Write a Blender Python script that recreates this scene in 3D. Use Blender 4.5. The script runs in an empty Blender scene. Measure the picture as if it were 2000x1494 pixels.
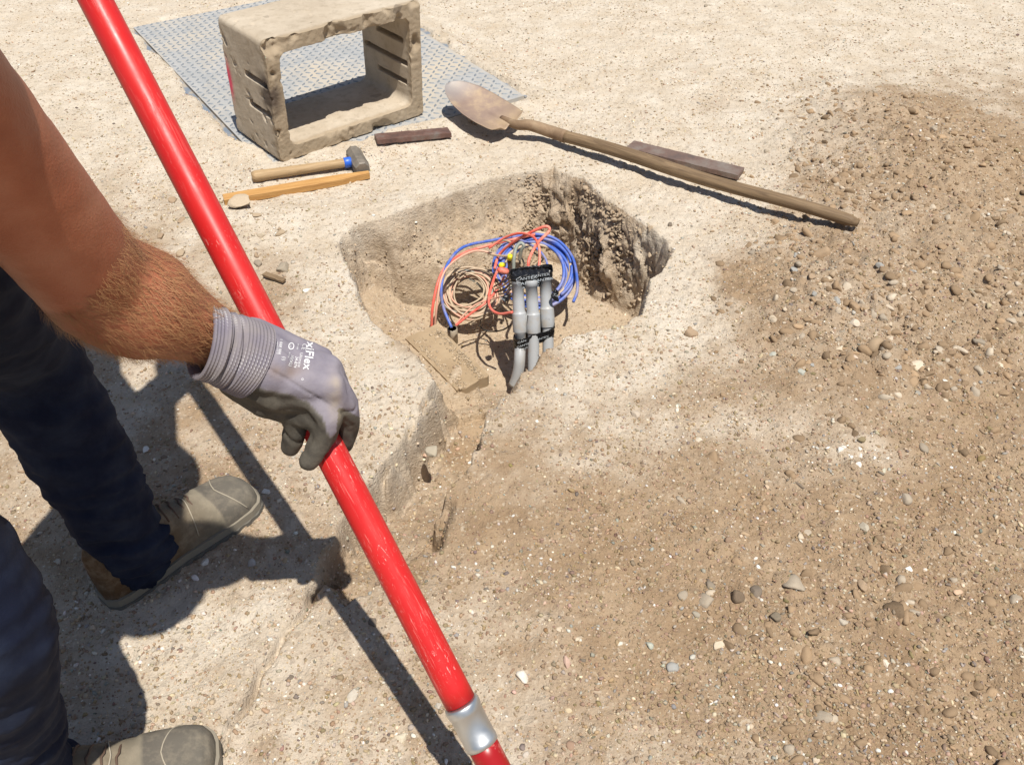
import bpy, bmesh, math, random
import numpy as np
from mathutils import Vector, Matrix
from mathutils.bvhtree import BVHTree
sc = bpy.context.scene
C = bpy.data.collections.new("site"); sc.collection.children.link(C)
R = math.radians
rng = np.random.default_rng(7); random.seed(7)

# ------------------------------------------------------------- camera, sky, sun
CAMH, PITCH, FPX = 1.28, R(42), 1722.0
cam_d = bpy.data.cameras.new("camera"); cam = bpy.data.objects.new("camera", cam_d); C.objects.link(cam)
cam.location = (0, 0, CAMH); cam.rotation_euler = (math.pi/2 - PITCH, 0, 0)
cam_d.sensor_width = 36; cam_d.lens = FPX/2000*36; cam_d.clip_start = .02; cam_d.clip_end = 500
sc.camera = cam
SHX, SHY = -.18, .31          # shadow offset per metre of height
sun_dir = Vector((-SHX, -SHY, 1)).normalized()
elev = math.asin(sun_dir.z)
w = bpy.data.worlds.new("World"); sc.world = w; w.use_nodes = True
nt = w.node_tree; sky = nt.nodes.new('ShaderNodeTexSky'); sky.sky_type = 'NISHITA'; sky.sun_disc = False
sky.sun_elevation = elev; sky.sun_rotation = math.atan2(sun_dir.x, sun_dir.y)
nt.links.new(sky.outputs[0], nt.nodes['Background'].inputs[0]); nt.nodes['Background'].inputs[1].default_value = .065
sd = bpy.data.lights.new("sun", 'SUN'); sd.energy = 4.5; sd.angle = R(.55); sd.color = (1, .955, .88)
so = bpy.data.objects.new("sun", sd); C.objects.link(so); so.location = (1, -2, 6)
so.rotation_euler = sun_dir.to_track_quat('Z', 'Y').to_euler()
sc.view_settings.view_transform = 'Standard'; sc.view_settings.look = 'None'
sc.view_settings.exposure = 0.30; sc.view_settings.gamma = 1

# ------------------------------------------------------------- helpers
cP, sP = math.cos(PITCH), math.sin(PITCH)
def ray(px, py):
    x, y = (px-1000)/FPX, (747-py)/FPX
    return np.array([x, cP+y*sP, -sP+y*cP])
def gp(px, py, z=0.):                    # the point at height z seen at a place of the photograph
    d = ray(px, py); return np.array([0, 0, CAMH])+d*((z-CAMH)/d[2])
def dp(px, py, depth):                   # the point at a distance along the view axis
    return np.array([0, 0, CAMH])+ray(px, py)*depth
def tag(o, label=None, cat=None, group=None, kind=None):
    for k, v in (('label', label), ('category', cat), ('group', group), ('kind', kind)):
        if v: o[k] = v
    return o
def empty(name, loc, label, cat, group=None):
    o = bpy.data.objects.new(name, None); C.objects.link(o); o.location = [float(v) for v in loc]; o.empty_display_size = .05
    return tag(o, label, cat, group)
def link(name, me, mat, root=None, smooth=True):
    if mat is not None: me.materials.append(mat)
    o = bpy.data.objects.new(name, me); C.objects.link(o)
    if smooth: me.shade_smooth()
    off = Vector((0, 0, 0)); p = root
    while p is not None: off += p.location; p = p.parent
    if off.length: me.transform(Matrix.Translation(-off))
    if root is not None: o.parent = root
    return o
def mesh(name, V, F, mat, root=None, smooth=True):
    me = bpy.data.meshes.new(name); me.from_pydata([tuple(map(float, v)) for v in V], [], [tuple(map(int, f)) for f in F]); me.update()
    return link(name, me, mat, root, smooth)
def base_origin(o, loc):                 # put the origin of a single-mesh thing at its base
    loc = Vector([float(v) for v in loc]); o.data.transform(Matrix.Translation(-loc)); o.location = loc; return o
class MB:
    def __init__(s): s.V = []; s.F = []
    def add(s, V, F):
        n = len(s.V); s.V += [tuple(map(float, v)) for v in V]; s.F += [tuple(int(i)+n for i in f) for f in F]; return s
    def build(s, name, mat, root=None, smooth=True): return mesh(name, s.V, s.F, mat, root, smooth)
def tube(P, r, n=12, caps=True):
    P = np.array(P, float); m = len(P); r = np.full(m, r) if np.isscalar(r) else np.array(r, float)
    T = np.gradient(P, axis=0); T /= np.linalg.norm(T, axis=1)[:, None]+1e-12
    a = np.array([0, 0, 1.]) if abs(T[0, 2]) < .9 else np.array([1., 0, 0])
    N = np.cross(T[0], a); N /= np.linalg.norm(N); V = []; F = []
    ang = np.arange(n)/n*2*np.pi
    for i in range(m):
        N = N-T[i]*(N@T[i]); N /= np.linalg.norm(N); B = np.cross(T[i], N)
        V += list(P[i]+r[i]*(np.cos(ang)[:, None]*N+np.sin(ang)[:, None]*B))
    for i in range(m-1):
        for j in range(n):
            k = (j+1) % n; F.append((i*n+j, i*n+k, (i+1)*n+k, (i+1)*n+j))
    if caps: F += [tuple(range(n))[::-1], tuple((m-1)*n+j for j in range(n))]
    return V, F
def spline(P, n):                         # Catmull-Rom through the points
    P = np.array(P, float); Q = np.vstack([2*P[0]-P[1], P, 2*P[-1]-P[-2]]); out = []
    m = len(P)-1
    for t in np.linspace(0, m-1e-6, n):
        i = int(t); f = t-i; a, b, c, d = Q[i:i+4]
        out.append(.5*((2*b)+(-a+c)*f+(2*a-5*b+4*c-d)*f*f+(-a+3*b-3*c+d)*f**3))
    return np.array(out)
def hash2(i, j, seed):
    h = (i.astype(np.int64)*374761393+j.astype(np.int64)*668265263+seed*1442695041) & 0xffffffff
    h = ((h ^ (h >> 13))*1274126177) & 0xffffffff; h = (h ^ (h >> 16))
    return (h & 0xffff)/65535.
def vn(x, y, seed=0):
    i = np.floor(x); j = np.floor(y); u = x-i; v = y-j; u = u*u*u*(u*(u*6-15)+10); v = v*v*v*(v*(v*6-15)+10)
    return (hash2(i, j, seed)*(1-u)+hash2(i+1, j, seed)*u)*(1-v)+(hash2(i, j+1, seed)*(1-u)+hash2(i+1, j+1, seed)*u)*v
def fbm(x, y, f, o=4, seed=0):
    s = 0; a = .5; t = 0
    for k in range(o):
        c, q = math.cos(.7*k), math.sin(.7*k)
        s = s+a*(vn((x*c-y*q)*f+17*k, (x*q+y*c)*f+31*k, seed+k)*2-1); t += a; a *= .5; f *= 2.03
    return s/t
def n3(P, f, o=3, seed=0):
    return (fbm(P[:, 0]+.37*P[:, 2], P[:, 1]-.53*P[:, 2], f, o, seed)+fbm(P[:, 2]+.21*P[:, 1], P[:, 0]-.17*P[:, 1]+5, f, o, seed+9))*.7
def sst(a, b, x): t = np.clip((x-a)/(b-a), 0, 1); return t*t*(3-2*t)
def pdist(x, y, poly):                    # distance to a polygon, positive inside
    d = np.full(x.shape, 1e9); ins = np.zeros(x.shape, bool); n = len(poly)
    for k in range(n):
        ax, ay = poly[k]; bx, by = poly[(k+1) % n]; ex, ey = bx-ax, by-ay
        t = np.clip(((x-ax)*ex+(y-ay)*ey)/(ex*ex+ey*ey), 0, 1)
        d = np.minimum(d, np.hypot(x-ax-t*ex, y-ay-t*ey))
        c = ((ay > y) != (by > y)); xi = ax+(y-ay)*ex/(ey if abs(ey) > 1e-12 else 1e-12); ins ^= c & (x < xi)
    return np.where(ins, d, -d)
def ldist(x, y, L):
    d = np.full(x.shape, 1e9); side = np.zeros(x.shape)
    for k in range(len(L)-1):
        ax, ay = L[k]; bx, by = L[k+1]; ex, ey = bx-ax, by-ay
        t = np.clip(((x-ax)*ex+(y-ay)*ey)/(ex*ex+ey*ey), 0, 1); q = np.hypot(x-ax-t*ex, y-ay-t*ey)
        s = np.sign(ex*(y-ay)-ey*(x-ax)); side = np.where(q < d, s, side); d = np.minimum(d, q)
    return d, side

# ------------------------------------------------------------- materials
def mat(name, base=(.5, .5, .5), rough=.6, metal=0, spec=.5):
    m = bpy.data.materials.new(name); m.use_nodes = True; b = m.node_tree.nodes['Principled BSDF']
    b.inputs['Base Color'].default_value = (*base, 1); b.inputs['Roughness'].default_value = rough
    b.inputs['Metallic'].default_value = metal; b.inputs['Specular IOR Level'].default_value = spec
    return m
class NB:                                  # small node-building helper
    def __init__(s, m): s.m = m; s.t = m.node_tree; s.b = s.t.nodes['Principled BSDF']; s.co = s.t.nodes.new('ShaderNodeTexCoord').outputs['Object']
    def mapv(s, sc_=(1, 1, 1), rot=(0, 0, 0)):
        n = s.t.nodes.new('ShaderNodeMapping'); n.inputs['Scale'].default_value = sc_; n.inputs['Rotation'].default_value = rot; s.t.links.new(s.co, n.inputs[0]); return n.outputs[0]
    def noise(s, scale, detail=4, rough=.6, dist=0, v=None):
        n = s.t.nodes.new('ShaderNodeTexNoise'); n.inputs['Scale'].default_value = scale; n.inputs['Detail'].default_value = detail
        n.inputs['Roughness'].default_value = rough; n.inputs['Distortion'].default_value = dist
        s.t.links.new(v if v is not None else s.co, n.inputs['Vector']); return n.outputs['Fac']
    def vor(s, scale, feature='F1', v=None, out='Distance', rnd=1):
        n = s.t.nodes.new('ShaderNodeTexVoronoi'); n.inputs['Scale'].default_value = scale; n.feature = feature; n.inputs['Randomness'].default_value = rnd
        s.t.links.new(v if v is not None else s.co, n.inputs['Vector']); return n.outputs[out]
    def wave(s, scale, v=None, dist=2, dscale=1):
        n = s.t.nodes.new('ShaderNodeTexWave'); n.inputs['Scale'].default_value = scale; n.inputs['Distortion'].default_value = dist; n.inputs['Detail Scale'].default_value = dscale
        s.t.links.new(v if v is not None else s.co, n.inputs['Vector']); return n.outputs['Fac']
    def ramp(s, f, stops):
        n = s.t.nodes.new('ShaderNodeValToRGB'); e = n.color_ramp.elements
        while len(e) < len(stops): e.new(.5)
        for q, (p, c) in zip(e, stops): q.position = p; q.color = (*c, 1) if len(c) == 3 else c
        s.t.links.new(f, n.inputs[0]); return n.outputs[0]
    def g(s, f, a, b):
        n = s.t.nodes.new('ShaderNodeMapRange'); n.inputs[1].default_value = a; n.inputs[2].default_value = b; s.t.links.new(f, n.inputs[0]); return n.outputs[0]
    def mix(s, f, a, b, mode='MIX'):
        n = s.t.nodes.new('ShaderNodeMix'); n.data_type = 'RGBA'; n.blend_type = mode
        for q, v in ((n.inputs[0], f), (n.inputs[6], a), (n.inputs[7], b)):
            if isinstance(v, (int, float)): q.default_value = v
            elif isinstance(v, tuple): q.default_value = (*v, 1) if len(v) == 3 else v
            else: s.t.links.new(v, q)
        return n.outputs[2]
    def math(s, op, a, b=0.):
        n = s.t.nodes.new('ShaderNodeMath'); n.operation = op
        for q, v in ((n.inputs[0], a), (n.inputs[1], b)):
            if isinstance(v, (int, float)): q.default_value = v
            else: s.t.links.new(v, q)
        return n.outputs[0]
    def attr(s, name, out='Fac'):
        n = s.t.nodes.new('ShaderNodeAttribute'); n.attribute_name = name; return n.outputs[out]
    def col(s, v): s.t.links.new(v, s.b.inputs['Base Color']); return s
    def rough(s, v): s.t.links.new(v, s.b.inputs['Roughness']); return s
    def bump(s, h, dist=.002, strength=1., prev=None):
        n = s.t.nodes.new('ShaderNodeBump'); n.inputs['Distance'].default_value = dist; n.inputs['Strength'].default_value = strength
        s.t.links.new(h, n.inputs['Height'])
        if prev is not None: s.t.links.new(prev, n.inputs['Normal'])
        s.t.links.new(n.outputs[0], s.b.inputs['Normal']); return n.outputs[0]
PALE = (.585, .505, .40); BROWN = (.335, .235, .145)
def soil_nodes(m, use_attr=True, dark=1.):
    k = NB(m)
    br = k.attr('brown') if use_attr else .6
    n1 = k.noise(9, 6, .65); n2 = k.noise(60, 5, .7); n3_ = k.noise(300, 3, .7)
    pal = k.ramp(n1, [(.3, (.66, .59, .49)), (.5, PALE), (.74, (.52, .425, .31))])
    bro = k.ramp(n1, [(.3, (.40, .29, .185)), (.52, BROWN), (.75, (.255, .17, .10))])
    c = k.mix(br, pal, bro); c = k.mix(k.math('MULTIPLY', k.attr('sand'), .6), c, (.55, .42, .275))
    c = k.mix(k.g(n2, .42, .75), c, k.mix(.18, c, (.16, .10, .055), 'MIX'))
    vc = k.vor(210, out='Color'); vd = k.vor(210)
    c = k.mix(k.math('MULTIPLY', k.g(vc, .8, .86), .4), c, (.62, .54, .42))
    vc2 = k.vor(120, out='Color')
    c = k.mix(k.math('MULTIPLY', k.g(vc2, .84, .88), .35), c, (.20, .15, .11))
    c = k.mix(k.g(n3_, .5, .85), c, k.mix(.25, c, (.08, .05, .03)))
    k.col(c); k.b.inputs['Roughness'].default_value = .95; k.b.inputs['Specular IOR Level'].default_value = .15
    p = k.bump(n2, .007, .8); p = k.bump(vd, .0025, .5, p); p = k.bump(n3_, .0015, .6, p); p = k.bump(k.noise(150, 4, .8, 1.), .0022, .6, p)
    return m
M_soil = soil_nodes(mat('soil'))
def stone_mat(name, attr=True, base=None):
    m = mat(name, (.4, .35, .3), .85, 0, .25); k = NB(m)
    c = k.attr('col', 'Color') if attr else base
    n = k.noise(260, 4, .7); c2 = k.mix(.35, c, (.3, .21, .13))
    k.col(k.mix(k.g(n, .35, .75), c, c2)); k.bump(n, .0012, .6)
    return m
M_gravel = stone_mat('gravel')

# ------------------------------------------------------------- ground: relief
HOLE_PX = [(665,462),(690,440),(760,420),(830,398),(890,372),(960,350),(1040,332),(1085,322),(1130,345),(1180,382),(1240,415),(1290,455),(1318,490),
           (1300,520),(1270,545),(1262,585),(1248,612),(1212,636),(1160,650),(1110,662),(1060,692),(1012,738),(1004,770),(960,800),(850,745),(815,705),(745,645),(702,592),(676,540),(658,495)]
HOLE = [tuple(gp(*p)[:2]) for p in HOLE_PX]
TRENCH = [tuple(gp(*p)[:2]) for p in [(850,735),(835,770),(800,830),(755,905),(700,985),(650,1060),(610,1130),(690,1200),(765,1130),(850,1062),(872,1010),(900,950),(928,890),(950,840),(975,790),(1005,745),(930,700)]]
CRACK = [tuple(gp(*p)[:2]) for p in [(640,1110),(612,1150),(596,1195),(560,1232),(540,1275),(512,1310),(500,1345),(478,1385),(455,1410),(440,1445),(425,1480)]]
FOOT = [tuple(gp(px_, py_, z_)[:2]) for px_, py_, z_ in [(690,540,-.15),(725,538,-.16),(755,543,-.17),(790,555,-.18),(820,558,-.2),(846,556,-.21)]]
TEDGE = [tuple(gp(*p)[:2]) for p in [(852,738),(836,772),(802,830),(778,868),(745,920),(700,985),(655,1055)]]
SCARP = [tuple(gp(*p)[:2]) for p in [(872,985),(860,1020),(850,1058)]]
TAB = """5555555444445678888888888
5555544444344567777888888
5555554443345677777777777
5555555554456677766666666
5555555554334555666666666
5555555545233256666666666
5555555555145225566666666
5555555554144224566666666
4444444442122112556666666
3333333321111111267777777
3333322211111111147777777
2222211111011011136666666
2222111111011011124555555
1111111111111000112344444
1111111111111000011233333
1111111111111100011122222
1111111111111100011112222
1111111111111100011111111
1111111111111110011111111""".split()
TABA = np.array([[int(c) for c in r] for r in TAB])/9.
def tabv(x, y):
    gx = np.clip((x+2.4)/.2, 0, 23.999); gy = np.clip((y-.4)/.2, 0, 17.999); a = gx.astype(int); b = gy.astype(int); fx = gx-a; fy = gy-b
    return TABA[b, a]*(1-fx)*(1-fy)+TABA[b, a+1]*fx*(1-fy)+TABA[b+1, a]*(1-fx)*fy+TABA[b+1, a+1]*fx*fy
def blob(x, y, px, py, rx, ry, rot=0):
    c = gp(px, py); dx, dy = x-c[0], y-c[1]; ca, sa = math.cos(rot), math.sin(rot)
    return np.exp(-(((dx*ca+dy*sa)/rx)**2+((-dx*sa+dy*ca)/ry)**2))
HEAPS = [(1765,310,.26,.36,.09),(1900,560,.35,.4,.06),(1650,600,.20,.24,.045),(1490,1180,.09,.24,.016),(1640,850,.12,.2,.012),(1720,1150,.14,.3,.014)]
def heap(x, y):
    h = x*0
    for a_, b_, c_, d_, e_ in HEAPS: h = h+e_/.07*blob(x, y, a_, b_, c_, d_, .3 if a_ == 1490 else 0)
    return h
def brown_at(x, y):
    xs = x+.10*fbm(x, y, 2.2, 4, 11); ys = y+.10*fbm(x, y, 2.2, 4, 12)
    b = tabv(xs, ys); b = np.clip((b-.34)*1.75+.32, 0, 1)
    b = b+.42*fbm(x, y, 5, 5, 21)*(.35+b*(1-b)*3)+.30*fbm(x, y, 22, 4, 24)*(.3+b*(1-b)*3)
    b = .5*b+.5*sst(.12, .88, b)
    hp = np.clip(heap(x, y)*1.4, 0, 1); b = b*(1-.55*hp)+.55*hp*.85
    b = b+.75*blob(x, y, 1430, 560, .05, .065)+.35*blob(x, y, 1400, 205, .08, .07)
    b = b-.8*blob(x, y, 1330, 560, .09, .1)-.5*blob(x, y, 1680, 890, .06, .05)-.5*blob(x, y, 1430, 840, .10, .05)-.4*blob(x, y, 370, 1240, .06, .05)
    return b
PLATE = [tuple(gp(*p)[:2]) for p in [(262,60),(455,222),(600,325),(735,287),(863,248),(1024,194)]]
pl0 = gp(262,60); pl_e = gp(422,27)-pl0; pl_e /= np.linalg.norm(pl_e)
pl3 = gp(1024,194); pl_n = np.array([pl_e[1], -pl_e[0], 0])
plW = float((pl3-pl0)@pl_e); plD = float((pl3-pl0)@pl_n)
def on_plate(x, y, m=0.):
    a = (x-pl0[0])*pl_e[0]+(y-pl0[1])*pl_e[1]; b = (x-pl0[0])*pl_n[0]+(y-pl0[1])*pl_n[1]
    return (a > -m) & (a < plW+m) & (b > -m) & (b < plD+m)
Q0, Q1, PLW = gp(826, 655, -.105), gp(922, 750, -.118), .092
def plank_fill(x, y, z):
    a = (Q1-Q0)[:2]; L = float(np.hypot(*a)); a = a/L; b = np.array([-a[1], a[0]]); ta = (x-Q0[0])*a[0]+(y-Q0[1])*a[1]; tb = (x-Q0[0])*b[0]+(y-Q0[1])*b[1]
    top = Q0[2]+(Q1[2]-Q0[2])*ta/L; w_ = sst(-.16, -.10, ta)*(1-sst(L-.012, L+.03, ta))*(1-sst(.012, .045, tb))*sst(-.20, -.12, tb)
    return z+(np.maximum(z, top-.003+.009*fbm(x, y, 30, 3, 99))-z)*w_
def relief(x, y, full=False):
    xw = x+.016*fbm(x, y, 9, 3, 31)+.006*fbm(x, y, 40, 2, 33); yw = y+.016*fbm(x, y, 9, 3, 32)+.006*fbm(x, y, 40, 2, 34)
    d = pdist(xw, yw, HOLE)
    back = sst(1.95, 2.15, y); right = sst(.12, .3, x)
    lb = back*(1-sst(-.02, .22, x))
    ww = .045+.115*lb+.065*right*back
    D = .15+.125*sst(-.46, -.2, x)-.10*sst(-.2, -.02, -(y-1.38))*0
    s = np.clip(d/ww, 0, 1)
    s = np.where(lb > .02, s**(1-.35*lb), s)
    s = s*s*(3-2*s)*(1-lb)+lb*(sst(0, .55, s)*.45+sst(.5, 1, s)*.55)
    zh = -D*s
    front = (1-sst(1.42, 1.72, y))*sst(-.35, -.1, x)*(1-sst(.0, .1, x))
    zh = zh*(1-.55*front)
    z = .010*fbm(x, y, 3, 3, 41)+.005*fbm(x, y, 14, 4, 42)+.0028*fbm(x, y, 60, 3, 43)+.0055*np.abs(fbm(x, y, 34, 3, 48))*(.6+.8*fbm(x, y, 4, 2, 49))
    bt = np.clip(tabv(x, y), 0, 1)
    lump = np.abs(fbm(x, y, 26, 4, 44)); z = z+bt*(.004+.016*sst(.55, .8, bt)*sst(.3, .7, x))*lump
    hp = heap(x, y); z = z+.05*hp+np.clip(hp*2, 0, 1)*(.024*np.abs(fbm(x, y, 11, 3, 45))+.015*np.abs(fbm(x, y, 30, 3, 46)))
    z = z+.022*blob(x, y, 600, 420, .5, .08, .1)*.5
    z = z-.010*blob(x, y, 860, 480, .25, .06)
    dt = pdist(xw+.016*fbm(x, y, 22, 4, 35), yw+.010*fbm(x, y, 22, 4, 39), TRENCH)
    Dt = .05+.105*sst(.84, 1.35, y)
    zt = -Dt*sst(0, .028, dt)+.012*np.abs(fbm(x, y, 18, 4, 58))*(dt > 0)
    inside = np.minimum(zh, zt)
    pa = (x-pl0[0])*pl_e[0]+(y-pl0[1])*pl_e[1]; pb = (x-pl0[0])*pl_n[0]+(y-pl0[1])*pl_n[1]
    ed = np.minimum(np.minimum(pa, plW-pa), np.minimum(pb, plD-pb)); outw = sst(-.12, -.045, ed)
    nn = fbm(x, y, 9, 4, 81); cov = sst(.0, .03, .0+.035*nn-ed+.05*sst(.75, .95, pb/plD)*(1-sst(.55, .75, pa/plW)))
    zp = np.minimum(z*.25, .001)-.002+cov*(.019+.004*fbm(x, y, 50, 3, 82)); z = z*(1-outw)+zp*outw
    fl = sst(.3, 1., np.clip(-zh/D, 0, 1))
    z = z*(1-.4*fl)+inside
    z = plank_fill(x, y, z)
    wall = np.clip(4*s*(1-s), 0, 1)*(d > 0)
    wt = np.clip(4*sst(0, .045, dt)*(1-sst(0, .045, dt)), 0, 1)*(dt > 0)
    rough = .12+.88*sst(-.05, .15, x)*back+.3*(1-back)*right
    z = z-wall*rough*.016*np.abs(fbm(x, y, 22, 2, 51))
    # crumbly band under the back-left rim
    band = lb*np.exp(-((s-.35)/.22)**2)*(d > 0)
    z = z-band*(.018*np.abs(fbm(x*1.2, y*2.2, 30, 4, 53))+.022*np.clip(np.abs(fbm(x, y*1.3, 26, 4, 57))-.12, 0, 1)+.016*np.clip(fbm(x, y*1.5, 60, 3, 59)-.1, 0, 1))
    z = z-wt*.02*np.abs(fbm(x, y, 40, 3, 54))
    # undercut line at the foot of the left back bank
    cd, cs = ldist(x+.006*fbm(x, y, 25, 3, 36), y+.006*fbm(x, y, 25, 3, 37), CRACK)
    z = z-.042*np.exp(-(cd/.0055)**2)*np.clip(.7+1.2*fbm(x, y, 16, 2, 38), 0, 1.3)+.010*np.where(cs < 0, 1, 0)*np.exp(-(cd/.08)**2)*(cd > .003)
    cd, cs = ldist(x+.01*fbm(x, y, 25, 3, 55), y+.01*fbm(x, y, 25, 3, 56), FOOT)
    z = z-.06*np.exp(-(cd/.011)**2)*sst(.0, .02, d)
    cd, cs = ldist(x+.012*fbm(x, y, 28, 3, 85), y+.012*fbm(x, y, 28, 3, 86), TEDGE)
    z = z-.045*np.exp(-(cd/.007)**2)*np.clip(.5+1.6*fbm(x, y, 14, 2, 87), 0, 1)
    cd, cs = ldist(x, y, SCARP)
    z = z-.03*np.exp(-(cd/.012)**2)
    if full: return z, wall, np.maximum(s*(d > 0), 0), np.clip(dt/.05, 0, 1), back, right, band
    return z
def gz(x, y): return float(relief(np.array([float(x)]), np.array([float(y)]))[0])
def on(px, py, dz=0.):
    p = gp(px, py)
    for _ in range(6): p = gp(px, py, gz(p[0], p[1])+dz)
    return p
def seg(a, b, st): return list(np.arange(a, b-st*.5, st))
xs = np.array(seg(.55, 1.3, .005)+seg(1.3, 2.9, .010)); far = 2.9*1.35**np.arange(0, 12)
xs = np.concatenate([-far[::-1], -xs[::-1], seg(-.548, .12, .0030), seg(.121, .50, .0020), seg(.502, .549, .003), xs, far])
ys = np.concatenate([-far[::-1][:-1], seg(-2.9, .1, .15), seg(.1, .45, .02), seg(.45, 1.45, .004), seg(1.45, 1.85, .003), seg(1.85, 2.45, .0021), seg(2.45, 4.6, .0075), 4.6*1.35**np.arange(0, 11)])
nx, ny = len(xs), len(ys); X, Y = np.meshgrid(xs, ys); X = X.ravel(); Y = Y.ravel()
Z, wall, hs, ts, backm, rightm, band = relief(X, Y, True)
fade = 1-sst(5, 12, np.hypot(X, Y)); Z *= fade
brown = brown_at(X, Y)
floor_b = .62+.25*fbm(X, Y, 7, 4, 61)-.1*sst(-.1, .2, X)
brown = brown*(1-hs)+hs*floor_b
brown = np.where((backm > .5) & (hs > .02) & (hs < .98), np.clip(.36+.10*band+.25*sst(.02, .2, X)+.3*fbm(X, Y, 20, 3, 66), 0, 1), brown)
brown = brown*(1-ts)+ts*(.85+.3*fbm(X, Y, 9, 4, 62)+.25*sst(1.2, 1.4, Y))
brown = np.clip(brown, 0, 1)
wx = wall*(.35*(1-backm)+.12*backm+.88*sst(-.05, .15, X)*backm); PZ = np.stack([X, Y, Z], 1); X2, Y2 = X.copy(), Y.copy(); kk = wx > .01
X2[kk] += wx[kk]*(.026*n3(PZ[kk], 22, 3, 71)+.020*n3(PZ[kk], 62, 3, 75)); Y2[kk] += wx[kk]*(.026*n3(PZ[kk], 22, 3, 72)+.020*n3(PZ[kk], 62, 3, 76)); Z = Z+wx*np.where(kk, .010*fbm(X+Z, Y-Z, 60, 3, 77), 0)
me = bpy.data.meshes.new('ground'); nv = nx*ny
me.vertices.add(nv); me.vertices.foreach_set('co', np.stack([X2, Y2, Z], 1).astype(np.float32).ravel())
i = np.arange(nx-1)[None, :]+np.arange(ny-1)[:, None]*nx; q = np.stack([i, i+1, i+1+nx, i+nx], -1).reshape(-1, 4)
me.loops.add(q.size); me.loops.foreach_set('vertex_index', q.ravel().astype(np.int32))
me.polygons.add(len(q)); me.polygons.foreach_set('loop_start', (np.arange(len(q))*4).astype(np.int32)); me.update(calc_edges=True)
at = me.attributes.new('brown', 'FLOAT', 'POINT'); at.data.foreach_set('value', brown.astype(np.float32))
sand = np.clip(backm*sst(.0, .25, hs)*(1-sst(.02, .2, X))+.5*hs*(1-backm)+.25*hs, 0, 1)*np.clip(.75+.6*fbm(X, Y, 12, 3, 67), 0, 1)
at = me.attributes.new('sand', 'FLOAT', 'POINT'); at.data.foreach_set('value', sand.astype(np.float32))
ground = link('ground', me, M_soil, None, True); ground['kind'] = 'structure'

# ------------------------------------------------------------- gravel and stones
def ico(sub):
    bm = bmesh.new(); bmesh.ops.create_icosphere(bm, subdivisions=sub, radius=1); V = np.array([v.co[:] for v in bm.verts]); F = np.array([[v.index for v in f.verts] for f in bm.faces]); bm.free(); return V, F
I1 = ico(1); I2 = ico(2); I3 = ico(3)
def stone_shape(base, seed, ang=.28):
    r = np.random.default_rng(seed); V = base[0].copy()
    for _ in range(10):
        n = r.normal(size=3); n /= np.linalg.norm(n); t = r.uniform(.38, .8); d = V@n; V -= np.where(d > t, d-t, 0)[:, None]*n[None]*.9
    V += ang*.3*r.normal(size=V.shape)*.25
    return V*np.array([1, r.uniform(.65, .95), r.uniform(.5, .8)])
PALET = np.array([(.56,.46,.33),(.48,.38,.26),(.36,.26,.165),(.30,.215,.135),(.27,.19,.12),(.42,.37,.30),(.32,.31,.28),(.20,.17,.14),(.68,.62,.52),(.74,.71,.64),(.50,.34,.25),(.36,.25,.155)])
def palette(n, b, r):
    wp = np.array([5,4,2,1,.6,1.5,.9,.5,1.6,.7,.5,.8]); wb = np.array([.8,1.6,4,4,4,.9,.9,.7,.25,.22,.6,4])
    P = wp[None]*(1-b[:, None])+wb[None]*b[:, None]; P = np.cumsum(P/P.sum(1)[:, None], 1); k = (r.random(n)[:, None] > P).sum(1).clip(0, 11)
    return PALET[k]*(1+.16*r.normal(size=(n, 1)))+.012*r.normal(size=(n, 3))
def scatter(name, x, y, size, base, nvar, seed, embed=.25, mat_=M_gravel, flat=True, cols=None, zf=None):
    r = np.random.default_rng(seed); n = len(x); z = relief(x, y) if zf is None else zf; b = np.clip(brown_at(x, y), 0, 1)
    inh = pdist(x, y, HOLE) > .02; b = np.where(inh, .75, b)
    if cols is None: cols = palette(n, b, r)
    SH = [stone_shape(base, seed*100+k) for k in range(nvar)]; F0 = base[1]; nvv = len(base[0])
    V = np.stack(SH)[r.integers(0, nvar, n)]*size[:, None, None]
    V = V*(1+.25*r.normal(size=(n, 1, 3))*np.array([1, 1, .5])).clip(.5, 1.6)
    a = r.random(n)*6.283; t = r.normal(size=n)*.3; ca, sa, ct, st = np.cos(a), np.sin(a), np.cos(t), np.sin(t)
    x1 = V[..., 0]*ct[:, None]+V[..., 2]*st[:, None]; z1 = -V[..., 0]*st[:, None]+V[..., 2]*ct[:, None]
    V = np.stack([x1*ca[:, None]-V[..., 1]*sa[:, None]+x[:, None], x1*sa[:, None]+V[..., 1]*ca[:, None]+y[:, None], z1+(z+size*embed)[:, None]], -1).reshape(-1, 3)
    F = (F0[None]+np.arange(n)[:, None, None]*nvv).reshape(-1, 3)
    me = bpy.data.meshes.new(name); me.vertices.add(len(V)); me.vertices.foreach_set('co', V.astype(np.float32).ravel())
    me.loops.add(F.size); me.loops.foreach_set('vertex_index', F.ravel().astype(np.int32)); me.polygons.add(len(F)); me.polygons.foreach_set('loop_start', (np.arange(len(F))*3).astype(np.int32)); me.update(calc_edges=True)
    A = me.attributes.new('col', 'FLOAT_COLOR', 'POINT'); cc = np.repeat(np.clip(np.hstack([cols, np.ones((n, 1))]), .02, 1), nvv, 0); A.data.foreach_set('color', cc.astype(np.float32).ravel())
    o = link(name, me, mat_, None, not flat); return o
def region(n, r, bias=1.6):               # points over the visible ground, denser nearby
    u = r.random(n)**bias; y = .35+u*3.9; hw = .70+.62*y; x = (r.random(n)*2-1)*hw; return x, y
BX0 = np.array([-.683, 2.372, 0]); by1, by2 = R(39.7), R(130.8)
BXe = np.array([math.cos(by1), math.sin(by1), 0]); BXd = np.array([math.cos(by2), math.sin(by2), 0]); BW, BD, BH, BT = .517, .267, .354, .042
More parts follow.
